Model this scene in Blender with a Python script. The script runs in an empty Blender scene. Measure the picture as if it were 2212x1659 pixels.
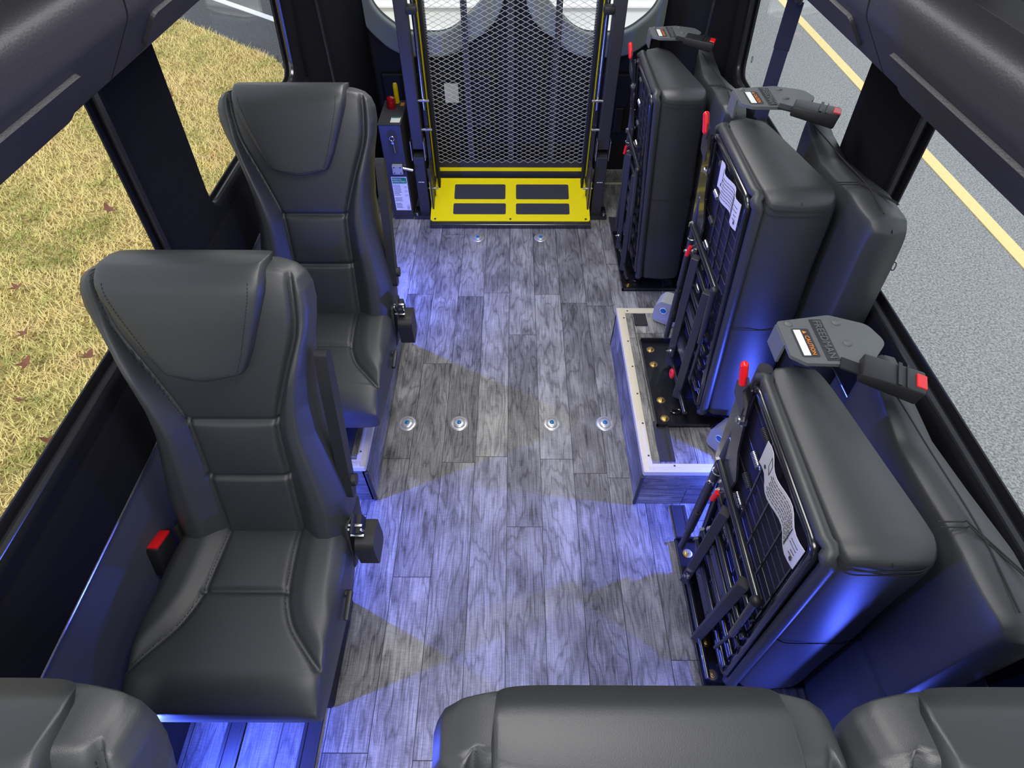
import bpy, bmesh, math, random
import numpy as np
from mathutils import Vector, Matrix

sc = bpy.context.scene
COL = sc.collection
PI = math.pi
random.seed(7)
rng = np.random.default_rng(7)

# ------------------------------------------------------------------ camera, world, light, exposure
F_PX, CAM_H = 1233.0, 1.80
PITCH = math.atan(1447.5 / F_PX)
YAW = 0.0042
cam = bpy.data.cameras.new('camera')
cam.sensor_fit = 'HORIZONTAL'
cam.sensor_width = 36.0
cam.lens = 36.0 * F_PX / 2212.0
cam.clip_start = 0.02
cam.clip_end = 300
cam_o = bpy.data.objects.new('camera', cam)
COL.objects.link(cam_o)
cam_o.location = (0, 0, CAM_H)
cam_o.rotation_euler = (PI / 2 - PITCH, 0, YAW)
sc.camera = cam_o

world = bpy.data.worlds.new('overcast_sky')
sc.world = world
world.use_nodes = True
wn = world.node_tree
bg = wn.nodes['Background']
tc = wn.nodes.new('ShaderNodeTexCoord')
sep = wn.nodes.new('ShaderNodeSeparateXYZ')
ramp = wn.nodes.new('ShaderNodeValToRGB')
wn.links.new(tc.outputs['Generated'], sep.inputs[0])
wn.links.new(sep.outputs['Z'], ramp.inputs[0])
ramp.color_ramp.elements[0].position = 0.0
ramp.color_ramp.elements[0].color = (0.95, 0.97, 1.0, 1)
ramp.color_ramp.elements[1].position = 0.9
ramp.color_ramp.elements[1].color = (0.72, 0.80, 0.95, 1)
wn.links.new(ramp.outputs[0], bg.inputs['Color'])
bg.inputs['Strength'].default_value = 1.35

sun = bpy.data.lights.new('sun', 'SUN')
sun.energy = 2.0
sun.angle = math.radians(12)
sun.color = (1.0, 0.95, 0.86)
sun_o = bpy.data.objects.new('sun', sun)
COL.objects.link(sun_o)
sun_o.rotation_euler = (math.radians(38), 0, math.radians(-8))   # behind the camera, shining toward the rear

sc.view_settings.view_transform = 'Standard'
sc.view_settings.look = 'None'
sc.view_settings.gamma = 1.0
sc.view_settings.exposure = 0.0
sc.view_settings.use_curve_mapping = False
sc.cycles.max_bounces = 8
sc.cycles.transparent_max_bounces = 16
sc.cycles.use_denoising = True


def area_light(name, loc, size, energy, color, direction=(0, 0, -1), shape='RECTANGLE', spread=PI):
    l = bpy.data.lights.new(name, 'AREA')
    l.shape = shape
    l.size = size[0]
    l.size_y = size[1]
    l.energy = energy
    l.color = color
    l.spread = spread
    o = bpy.data.objects.new(name, l)
    COL.objects.link(o)
    o.location = loc
    o.rotation_euler = Vector(direction).to_track_quat('-Z', 'Y').to_euler()
    return o


# white fill panels added under the roof, out of view, to light the cabin
FILL_PANELS = [(0.0, -0.55, 1.00, 0.7, 21.0), (0.0, 0.75, 0.55, 0.8, 11.0), (0.0, 2.1, 0.6, 0.8, 17.0)]
for i, (lx, ly, sx, sy, e) in enumerate(FILL_PANELS):
    area_light('roof_fill_light', (lx, ly, 1.925), (sx, sy), e, (1.0, 0.985, 0.96))
# blue courtesy lamps low on both side walls
BLUE = (0.075, 0.125, 1.0)
BLUE_SPOTS = [(-0.80, 0.20), (-0.80, 0.82), (-0.80, 2.00), (-0.80, -0.60), (0.80, 0.17), (0.80, 0.92), (0.80, 2.00), (0.80, -0.60)]
BLUE_W = [10.5, 11.5, 14.0, 7.0, 5.5, 10.0, 15.0, 3.5]
BLUE_Z = 0.30
for (bx, by), bw in zip(BLUE_SPOTS, BLUE_W):
    area_light('courtesy_lamp_light', (bx * 1.0625, by, BLUE_Z), (0.022, 0.022), bw, BLUE, (-1 if bx > 0 else 1, 0, -0.18), 'DISK')


# ------------------------------------------------------------------ materials
def mat(name, color=(0.5, 0.5, 0.5), rough=0.5, metal=0.0, spec=0.5, bump=0.0, bscale=400.0, var=0.0, vscale=20.0, coat=0.0, emit=None, estr=0.0):
    m = bpy.data.materials.new(name)
    m.use_nodes = True
    nt = m.node_tree
    b = nt.nodes['Principled BSDF']
    b.inputs['Base Color'].default_value = (*color, 1)
    b.inputs['Roughness'].default_value = rough
    b.inputs['Metallic'].default_value = metal
    b.inputs['Specular IOR Level'].default_value = spec
    b.inputs['Coat Weight'].default_value = coat
    if emit:
        b.inputs['Emission Color'].default_value = (*emit, 1)
        b.inputs['Emission Strength'].default_value = estr
    t = nt.nodes.new('ShaderNodeTexCoord')
    if bump > 0:
        n = nt.nodes.new('ShaderNodeTexNoise')
        n.inputs['Scale'].default_value = bscale
        n.inputs['Detail'].default_value = 3
        bp = nt.nodes.new('ShaderNodeBump')
        bp.inputs['Strength'].default_value = bump
        bp.inputs['Distance'].default_value = 0.001
        nt.links.new(t.outputs['Object'], n.inputs['Vector'])
        nt.links.new(n.outputs['Fac'], bp.inputs['Height'])
        nt.links.new(bp.outputs['Normal'], b.inputs['Normal'])
    if var > 0:
        n = nt.nodes.new('ShaderNodeTexNoise')
        n.inputs['Scale'].default_value = vscale
        n.inputs['Detail'].default_value = 5
        mx = nt.nodes.new('ShaderNodeMixRGB')
        mx.inputs[1].default_value = tuple(c * (1 - var) for c in color) + (1,)
        mx.inputs[2].default_value = tuple(min(1, c * (1 + var)) for c in color) + (1,)
        nt.links.new(t.outputs['Object'], n.inputs['Vector'])
        nt.links.new(n.outputs['Fac'], mx.inputs[0])
        nt.links.new(mx.outputs[0], b.inputs['Base Color'])
    return m


M = {}
M['leather'] = mat('black_leatherette', (0.032, 0.034, 0.038), 0.45, spec=0.62, bump=0.25, bscale=900)
M['thread'] = mat('dark_thread', (0.012, 0.012, 0.014), 0.8)
M['plastic'] = mat('black_plastic', (0.014, 0.014, 0.016), 0.45, bump=0.2, bscale=700)
M['trimplastic'] = mat('textured_dark_plastic', (0.024, 0.023, 0.028), 0.5, bump=0.5, bscale=350)
M['carpet'] = mat('black_carpet', (0.0055, 0.0055, 0.0085), 0.95, spec=0.15, bump=0.9, bscale=600, var=0.3, vscale=300)
M['blackpanel'] = mat('black_panel', (0.010, 0.010, 0.013), 0.6, spec=0.35)
M['greypanel'] = mat('lower_wall_panel', (0.055, 0.06, 0.085), 0.7, spec=0.3)
M['doortrim'] = mat('grey_green_door_trim', (0.22, 0.26, 0.265), 0.5)
M['rubber'] = mat('glossy_rubber', (0.020, 0.020, 0.023), 0.22, spec=1.0)
M['paint'] = mat('gloss_black_paint', (0.012, 0.012, 0.018), 0.20, spec=0.8, coat=0.3)
M['satin'] = mat('satin_black_steel', (0.030, 0.029, 0.036), 0.42, spec=0.5)
M['alu'] = mat('brushed_aluminium', (0.80, 0.74, 0.60), 0.42, metal=0.35)
M['zinc'] = mat('zinc_steel', (0.62, 0.62, 0.66), 0.25, metal=1.0)
M['brass'] = mat('yellow_zinc_bolt', (0.72, 0.55, 0.26), 0.3, metal=1.0)
M['mesh'] = mat('expanded_metal', (0.68, 0.69, 0.70), 0.42, metal=0.35)
M['yellow'] = mat('safety_yellow', (0.95, 0.80, 0.0), 0.38)
M['grip'] = mat('grip_pad', (0.035, 0.035, 0.042), 0.85, bump=0.6, bscale=900)
M['red'] = mat('red_plastic', (0.75, 0.010, 0.015), 0.25, spec=0.6)
M['darkred'] = mat('dark_red_plastic', (0.30, 0.003, 0.010), 0.12, spec=0.8)
M['yellowknob'] = mat('yellow_vinyl', (0.75, 0.58, 0.0), 0.3)
M['endplate'] = mat('grey_hammered_plate', (0.105, 0.112, 0.118), 0.5, bump=0.8, bscale=500, var=0.15, vscale=250)
M['white'] = mat('white_label', (0.80, 0.80, 0.80), 0.5)
M['paper'] = mat('lilac_white_tag', (0.62, 0.60, 0.68), 0.6)
M['ink'] = mat('black_ink', (0.03, 0.03, 0.035), 0.7)
M['green'] = mat('green_label', (0.0, 0.22, 0.09), 0.5)
M['orange'] = mat('orange_print', (0.85, 0.25, 0.02), 0.5)
M['navy'] = mat('navy_spring_cloth', (0.020, 0.018, 0.045), 0.8, spec=0.2)
M['greybox'] = mat('grey_plastic_housing', (0.33, 0.34, 0.36), 0.4)
M['bluedot'] = mat('blue_plug', (0.0, 0.15, 0.42), 0.35)
M['silver'] = mat('silver_ring', (0.60, 0.60, 0.63), 0.3, metal=0.55)
M['webbing'] = mat('black_webbing', (0.008, 0.008, 0.014), 0.7, bump=0.5, bscale=500)
M['lamp'] = mat('blue_lamp_lens', (0.3, 0.35, 0.9), 0.3, emit=(0.16, 0.2, 1.0), estr=3.0)
M['fill_face'] = mat('fill_glow', (0.85, 0.85, 0.85), 0.4, emit=(1, 0.98, 0.95), estr=1.0)  # glowing face of the added roof fill panels
M['whitewall'] = mat('white_panel', (0.92, 0.92, 0.92), 0.5)
M['leaf'] = mat('dead_leaf', (0.20, 0.07, 0.035), 0.7, var=0.4, vscale=30)
M['blade'] = mat('straw_grass_blade', (0.55, 0.45, 0.16), 0.7)


def glass_mat():
    m = bpy.data.materials.new('window_glass')
    m.use_nodes = True
    nt = m.node_tree
    nt.nodes.clear()
    out = nt.nodes.new('ShaderNodeOutputMaterial')
    mix = nt.nodes.new('ShaderNodeMixShader')
    tr = nt.nodes.new('ShaderNodeBsdfTransparent')
    gl = nt.nodes.new('ShaderNodeBsdfGlossy')
    lw = nt.nodes.new('ShaderNodeLayerWeight')
    lw.inputs['Blend'].default_value = 0.5
    pw = nt.nodes.new('ShaderNodeMath')
    pw.operation = 'POWER'
    pw.inputs[1].default_value = 5.0
    fr = nt.nodes.new('ShaderNodeMath')
    fr.operation = 'MULTIPLY_ADD'
    fr.inputs[1].default_value = 0.7
    fr.inputs[2].default_value = 0.008
    nt.links.new(lw.outputs['Facing'], pw.inputs[0])
    nt.links.new(pw.outputs[0], fr.inputs[0])
    tr.inputs['Color'].default_value = (0.93, 0.95, 0.95, 1)
    gl.inputs['Roughness'].default_value = 0.02
    nt.links.new(fr.outputs[0], mix.inputs[0])
    nt.links.new(tr.outputs[0], mix.inputs[1])
    nt.links.new(gl.outputs[0], mix.inputs[2])
    nt.links.new(mix.outputs[0], out.inputs['Surface'])
    return m


M['glass'] = glass_mat()


def wood_mat(name, along='Y', across='X', gain=1.0):
    """grey oak vinyl planks; 'along' is the plank direction"""
    m = bpy.data.materials.new(name)
    m.use_nodes = True
    nt = m.node_tree
    N, L = nt.nodes, nt.links
    b = N['Principled BSDF']
    t = N.new('ShaderNodeTexCoord')
    s = N.new('ShaderNodeSeparateXYZ')
    L.new(t.outputs['Object'], s.inputs[0])

    def mth(op, a, c=None, d=None):
        n = N.new('ShaderNodeMath')
        n.operation = op
        for k, v in enumerate((a, c, d)):
            if v is None:
                continue
            if isinstance(v, (int, float)):
                n.inputs[k].default_value = v
            else:
                L.new(v, n.inputs[k])
        return n.outputs[0]

    def comb(x, y, z):
        n = N.new('ShaderNodeCombineXYZ')
        for k, v in enumerate((x, y, z)):
            if isinstance(v, (int, float)):
                n.inputs[k].default_value = v
            else:
                L.new(v, n.inputs[k])
        return n.outputs[0]

    U, V = s.outputs[across], s.outputs[along]
    PW, PL = 0.1215, 0.93
    u = mth('DIVIDE', mth('ADD', U, 0.0215 + 10 * PW), PW)
    iu = mth('FLOOR', u)
    fu = mth('FRACT', u)
    wn1 = N.new('ShaderNodeTexWhiteNoise')
    wn1.noise_dimensions = '1D'
    L.new(iu, wn1.inputs['W'])
    v = mth('ADD', mth('DIVIDE', V, PL), mth('MULTIPLY', wn1.outputs['Value'], 7.3))
    iv = mth('FLOOR', v)
    fv = mth('FRACT', v)
    wn2 = N.new('ShaderNodeTexWhiteNoise')
    wn2.noise_dimensions = '2D'
    L.new(comb(iu, iv, 0), wn2.inputs['Vector'])
    rnd = wn2.outputs['Value']
    # cathedral rings: distort a distance field stretched along the plank
    off = mth('MULTIPLY', rnd, 37.0)
    n1 = N.new('ShaderNodeTexNoise')
    n1.inputs['Scale'].default_value = 1.0
    n1.inputs['Detail'].default_value = 3.5
    n1.inputs['Roughness'].default_value = 0.5
    L.new(comb(mth('ADD', mth('MULTIPLY', fu, 1.1), off), mth('ADD', mth('MULTIPLY', V, 1.9), off), off), n1.inputs['Vector'])
    rings = mth('MULTIPLY', n1.outputs['Fac'], 13.0)
    rr = mth('ABSOLUTE', mth('SUBTRACT', mth('FRACT', rings), 0.5))      # 0..0.5 saw
    rr = mth('POWER', mth('MINIMUM', mth('MULTIPLY', rr, 4.2), 1.0), 0.8)
    # fine pores
    n2 = N.new('ShaderNodeTexNoise')
    n2.inputs['Scale'].default_value = 1.0
    n2.inputs['Detail'].default_value = 4
    L.new(comb(mth('MULTIPLY', U, 420.0), mth('MULTIPLY', V, 9.0), off), n2.inputs['Vector'])
    # cross saw marks
    n4 = N.new('ShaderNodeTexNoise')
    n4.inputs['Scale'].default_value = 1.0
    n4.inputs['Detail'].default_value = 2
    L.new(comb(mth('MULTIPLY', U, 60.0), mth('MULTIPLY', V, 330.0), off), n4.inputs['Vector'])
    # cloudy tone
    n3 = N.new('ShaderNodeTexNoise')
    n3.inputs['Scale'].default_value = 1.0
    n3.inputs['Detail'].default_value = 3
    L.new(comb(mth('MULTIPLY', U, 14.0), mth('MULTIPLY', V, 7.0), off), n3.inputs['Vector'])
    tone = mth('MULTIPLY', rr, 0.21)
    tone = mth('ADD', tone, mth('MULTIPLY', mth('SUBTRACT', n2.outputs['Fac'], 0.5), 0.85))
    tone = mth('ADD', tone, mth('MULTIPLY', mth('SUBTRACT', n4.outputs['Fac'], 0.5), 0.28))
    tone = mth('ADD', tone, mth('MULTIPLY', mth('SUBTRACT', n3.outputs['Fac'], 0.5), 0.75))
    tone = mth('ADD', tone, mth('MULTIPLY', rnd, 0.22))
    tone = mth('ADD', tone, 0.11)
    cr = N.new('ShaderNodeValToRGB')
    e = cr.color_ramp.elements
    e[0].position = 0.0
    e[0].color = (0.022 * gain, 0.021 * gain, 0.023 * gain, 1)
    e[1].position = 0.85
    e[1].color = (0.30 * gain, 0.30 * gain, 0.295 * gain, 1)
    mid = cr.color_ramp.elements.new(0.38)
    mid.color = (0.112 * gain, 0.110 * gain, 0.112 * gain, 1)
    L.new(tone, cr.inputs[0])
    # plank joints
    du = mth('MINIMUM', fu, mth('SUBTRACT', 1.0, fu))
    dv = mth('MULTIPLY', mth('MINIMUM', fv, mth('SUBTRACT', 1.0, fv)), PL / PW)
    gap = mth('LESS_THAN', mth('MINIMUM', du, dv), 0.0085)
    mx = N.new('ShaderNodeMixRGB')
    L.new(gap, mx.inputs[0])
    L.new(cr.outputs[0], mx.inputs[1])
    mx.inputs[2].default_value = (0.014, 0.014, 0.016, 1)
    L.new(mx.outputs[0], b.inputs['Base Color'])
    b.inputs['Roughness'].default_value = 0.48
    b.inputs['Specular IOR Level'].default_value = 0.4
    bp = N.new('ShaderNodeBump')
    bp.inputs['Strength'].default_value = 0.35
    bp.inputs['Distance'].default_value = 0.0008
    L.new(tone, bp.inputs['Height'])
    L.new(bp.outputs['Normal'], b.inputs['Normal'])
    return m


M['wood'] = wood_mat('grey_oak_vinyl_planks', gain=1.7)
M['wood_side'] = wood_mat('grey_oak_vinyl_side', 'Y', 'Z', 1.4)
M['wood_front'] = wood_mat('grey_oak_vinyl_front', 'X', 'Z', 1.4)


def ground_mat(name, c1, c2, c3, scales, rough=0.95, bump=0.6):
    m = bpy.data.materials.new(name)
    m.use_nodes = True
    nt = m.node_tree
    N, L = nt.nodes, nt.links
    b = N['Principled BSDF']
    b.inputs['Roughness'].default_value = rough
    b.inputs['Specular IOR Level'].default_value = 0.2
    t = N.new('ShaderNodeTexCoord')
    na = N.new('ShaderNodeTexNoise')
    na.inputs['Scale'].default_value = scales[0]
    na.inputs['Detail'].default_value = 4
    nb = N.new('ShaderNodeTexNoise')
    nb.inputs['Scale'].default_value = scales[1]
    nb.inputs['Detail'].default_value = 6
    nb.inputs['Roughness'].default_value = 0.7
    for n in (na, nb):
        L.new(t.outputs['Object'], n.inputs['Vector'])
    r = N.new('ShaderNodeValToRGB')
    r.color_ramp.elements[0].position = 0.36
    r.color_ramp.elements[0].color = (*c1, 1)
    r.color_ramp.elements[1].position = 0.66
    r.color_ramp.elements[1].color = (*c2, 1)
    L.new(nb.outputs['Fac'], r.inputs[0])
    r2 = N.new('ShaderNodeValToRGB')
    r2.color_ramp.elements[0].position = 0.45
    r2.color_ramp.elements[1].position = 0.65
    L.new(na.outputs['Fac'], r2.inputs[0])
    mx = N.new('ShaderNodeMixRGB')
    L.new(r2.outputs[0], mx.inputs[0])
    L.new(r.outputs[0], mx.inputs[1])
    mx.inputs[2].default_value = (*c3, 1)
    mx2 = N.new('ShaderNodeMixRGB')
    mx2.inputs[0].default_value = 0.35
    L.new(r.outputs[0], mx2.inputs[1])
    L.new(mx.outputs[0], mx2.inputs[2])
    L.new(mx2.outputs[0], b.inputs['Base Color'])
    bp = N.new('ShaderNodeBump')
    bp.inputs['Strength'].default_value = bump
    bp.inputs['Distance'].default_value = 0.01
    L.new(nb.outputs['Fac'], bp.inputs['Height'])
    L.new(bp.outputs['Normal'], b.inputs['Normal'])
    return m


M['soil'] = ground_mat('dry_lawn_thatch', (0.20, 0.12, 0.05), (0.60, 0.46, 0.17), (0.30, 0.32, 0.08), (1.2, 26))
M['asphalt'] = ground_mat('grey_asphalt', (0.12, 0.12, 0.12), (0.46, 0.46, 0.455), (0.30, 0.30, 0.30), (0.6, 75), bump=0.4)
M['darkasphalt'] = ground_mat('dark_asphalt', (0.055, 0.055, 0.06), (0.13, 0.13, 0.14), (0.10, 0.10, 0.105), (0.6, 60), bump=0.3)
M['paintwhite'] = mat('road_paint_white', (0.75, 0.75, 0.78), 0.6)
M['paintyellow'] = mat('road_paint_yellow', (0.85, 0.66, 0.28), 0.6, var=0.12, vscale=30)


# ------------------------------------------------------------------ helpers
def tag(o, label=None, cat=None, group=None, kind=None):
    if label:
        o['label'] = label
    if cat:
        o['category'] = cat
    if group:
        o['group'] = group
    if kind:
        o['kind'] = kind
    return o


def empty(name, loc=(0, 0, 0), rz=0.0):
    o = bpy.data.objects.new(name, None)
    o.empty_display_size = 0.05
    COL.objects.link(o)
    o.location = loc
    o.rotation_euler = (0, 0, rz)
    return o


def link_mesh(name, me, m, parent=None, smooth=False, loc=None):
    o = bpy.data.objects.new(name, me)
    COL.objects.link(o)
    me.materials.clear()
    me.materials.append(m)
    if smooth:
        me.shade_smooth()
    if parent:
        o.parent = parent
    if loc is not None:
        o.location = loc
    return o


class MB:
    """collects shapes into one bmesh"""

    def __init__(self):
        self.bm = bmesh.new()

    def box(self, c, s, rot=None, bev=0.0, seg=2):
        r = bmesh.ops.create_cube(self.bm, size=1.0)
        vs = r['verts']
        for v in vs:
            v.co = Vector((v.co.x * s[0], v.co.y * s[1], v.co.z * s[2]))
        if bev > 0:
            es = list({e for v in vs for e in v.link_edges})
            rb = bmesh.ops.bevel(self.bm, geom=es, offset=bev, segments=seg, affect='EDGES', profile=0.5)
            vs = list({v for f in rb['faces'] for v in f.verts} | {v for v in vs if v.is_valid})
        Mx = Matrix.Translation(c)
        if rot is not None:
            Mx = Mx @ (rot if isinstance(rot, Matrix) else Matrix(rot)).to_4x4()
        for v in vs:
            v.co = Mx @ v.co
        return self

    def cyl(self, a, b, r, r2=None, n=16, caps=True):
        a, b = Vector(a), Vector(b)
        d = b - a
        L = d.length
        res = bmesh.ops.create_cone(self.bm, cap_ends=caps, cap_tris=False, segments=n, radius1=r, radius2=(r if r2 is None else r2), depth=L)
        Mx = Matrix.Translation((a + b) / 2) @ d.to_track_quat('Z', 'Y').to_matrix().to_4x4()
        for v in res['verts']:
            v.co = Mx @ v.co
        return self

    def sphere(self, c, r, sc_=(1, 1, 1), n=16):
        res = bmesh.ops.create_uvsphere(self.bm, u_segments=n, v_segments=max(6, n // 2), radius=r)
        for v in res['verts']:
            v.co = Vector((v.co.x * sc_[0], v.co.y * sc_[1], v.co.z * sc_[2])) + Vector(c)
        return self

    def tube(self, pts, r, n=10, closed=False):
        pts = [Vector(p) for p in pts]
        rings = []
        up = None
        N = len(pts)
        for i, p in enumerate(pts):
            if closed:
                d = (pts[(i + 1) % N] - pts[i - 1]).normalized()
            else:
                d = (pts[min(i + 1, N - 1)] - pts[max(i - 1, 0)]).normalized()
            if up is None:
                up = d.orthogonal().normalized()
            up = (up - d * up.dot(d))
            if up.length < 1e-6:
                up = d.orthogonal()
            up.normalize()
            sd = d.cross(up)
            rings.append([self.bm.verts.new(p + (up * math.cos(2 * PI * k / n) + sd * math.sin(2 * PI * k / n)) * r) for k in range(n)])
        for i in range(N if closed else N - 1):
            A, B = rings[i], rings[(i + 1) % N]
            for k in range(n):
                self.bm.faces.new((A[k], A[(k + 1) % n], B[(k + 1) % n], B[k]))
        if not closed:
            self.bm.faces.new(rings[0][::-1])
            self.bm.faces.new(rings[-1])
        return self

    def lathe(self, c, prof, n=32, axis='Z'):
        """prof: list of (r, h)"""
        rings = []
        for (r, h) in prof:
            ring = []
            for k in range(n):
                a = 2 * PI * k / n
                p = (r * math.cos(a), r * math.sin(a), h)
                if axis == 'X':
                    p = (h, r * math.cos(a), r * math.sin(a))
                if axis == 'Y':
                    p = (r * math.sin(a), h, r * math.cos(a))
                ring.append(self.bm.verts.new(Vector(c) + Vector(p)))
            rings.append(ring)
        for i in range(len(rings) - 1):
            A, B = rings[i], rings[i + 1]
            for k in range(n):
                self.bm.faces.new((A[k], A[(k + 1) % n], B[(k + 1) % n], B[k]))
        if prof[0][0] > 1e-5:
            self.bm.faces.new(rings[0][::-1])
        if prof[-1][0] > 1e-5:
            self.bm.faces.new(rings[-1])
        return self

    def prism(self, poly, h, Mx=None):
        """poly in local XY extruded along +Z by h, then Mx"""
        A = [self.bm.verts.new((p[0], p[1], 0)) for p in poly]
        B = [self.bm.verts.new((p[0], p[1], h)) for p in poly]
        n = len(poly)
        self.bm.faces.new(A[::-1])
        self.bm.faces.new(B)
        for k in range(n):
            self.bm.faces.new((A[k], A[(k + 1) % n], B[(k + 1) % n], B[k]))
        if Mx is not None:
            for v in A + B:
                v.co = Mx @ v.co
        return self

    def xform(self, fn):
        for v in self.bm.verts:
            v.co = Vector(fn(v.co))
        return self

    def build(self, name, m, parent=None, smooth=False, fix=True):
        if fix:
            bmesh.ops.recalc_face_normals(self.bm, faces=self.bm.faces[:])
        me = bpy.data.meshes.new(name)
        self.bm.to_mesh(me)
        self.bm.free()
        if smooth:
            o = link_mesh(name, me, m, parent)
            try:
                me.shade_smooth()
                me.set_sharp_from_angle(angle=math.radians(38))
            except Exception:
                pass
            return o
        return link_mesh(name, me, m, parent)


def plate2d(outer, holes, thick, bevel=0.0, res=2):
    """filled 2D curve with holes -> mesh in local XY, centred in Z"""
    cu = bpy.data.curves.new('tmp', 'CURVE')
    cu.dimensions = '2D'
    cu.fill_mode = 'BOTH'
    cu.extrude = thick / 2
    cu.bevel_depth = bevel
    cu.bevel_resolution = res
    for poly in [outer] + list(holes):
        s = cu.splines.new('POLY')
        s.points.add(len(poly) - 1)
        for p, q in zip(s.points, poly):
            p.co = (q[0], q[1], 0, 1)
        s.use_cyclic_u = True
    o = bpy.data.objects.new('tmp', cu)
    COL.objects.link(o)
    dg = bpy.context.evaluated_depsgraph_get()
    me = bpy.data.meshes.new_from_object(o.evaluated_get(dg))
    bpy.data.objects.remove(o)
    return me


def text_mesh(s, size, depth=0.0002):
    cu = bpy.data.curves.new('txt', 'FONT')
    cu.body = s
    cu.size = size
    cu.extrude = depth
    cu.align_x = 'CENTER'
    cu.align_y = 'CENTER'
    cu.resolution_u = 3
    o = bpy.data.objects.new('tmp', cu)
    COL.objects.link(o)
    dg = bpy.context.evaluated_depsgraph_get()
    me = bpy.data.meshes.new_from_object(o.evaluated_get(dg))
    bpy.data.objects.remove(o)
    return me


def rounded(poly, r, seg=6):
    """round the corners of a polygon (list of (x,y) or (x,y,r))"""
    out = []
    n = len(poly)
    for i in range(n):
        p = Vector(poly[i][:2])
        rr = poly[i][2] if len(poly[i]) > 2 else r
        a = (Vector(poly[i - 1][:2]) - p)
        b = (Vector(poly[(i + 1) % n][:2]) - p)
        la, lb = a.length, b.length
        a.normalize()
        b.normalize()
        ang = a.angle(b)
        t = min(rr / max(math.tan(ang / 2), 1e-4), 0.48 * la, 0.48 * lb)
        p0, p2 = p + a * t, p + b * t
        for k in range(seg + 1):
            s = k / seg
            q = p0 * (1 - s) ** 2 + p * 2 * s * (1 - s) + p2 * s * s
            out.append((q.x, q.y))
    return out


def copy_tree(o, parent=None):
    c = o.copy()
    COL.objects.link(c)
    c.parent = parent
    for ch in list(o.children):
        copy_tree(ch, c)
    return c


def smoothstep(a, b, x):
    t = np.clip((x - a) / (b - a), 0, 1)
    return t * t * (3 - 2 * t)


def polydist(X, T, line):
    d = np.full(X.shape, 1e9)
    for (a, b) in zip(line[:-1], line[1:]):
        ax, at = a
        bx, bt = b
        vx, vt = bx - ax, bt - at
        L2 = vx * vx + vt * vt + 1e-12
        s = np.clip(((X - ax) * vx + (T - at) * vt) / L2, 0, 1)
        d = np.minimum(d, np.hypot(X - ax - s * vx, T - at - s * vt))
    return d


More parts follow.
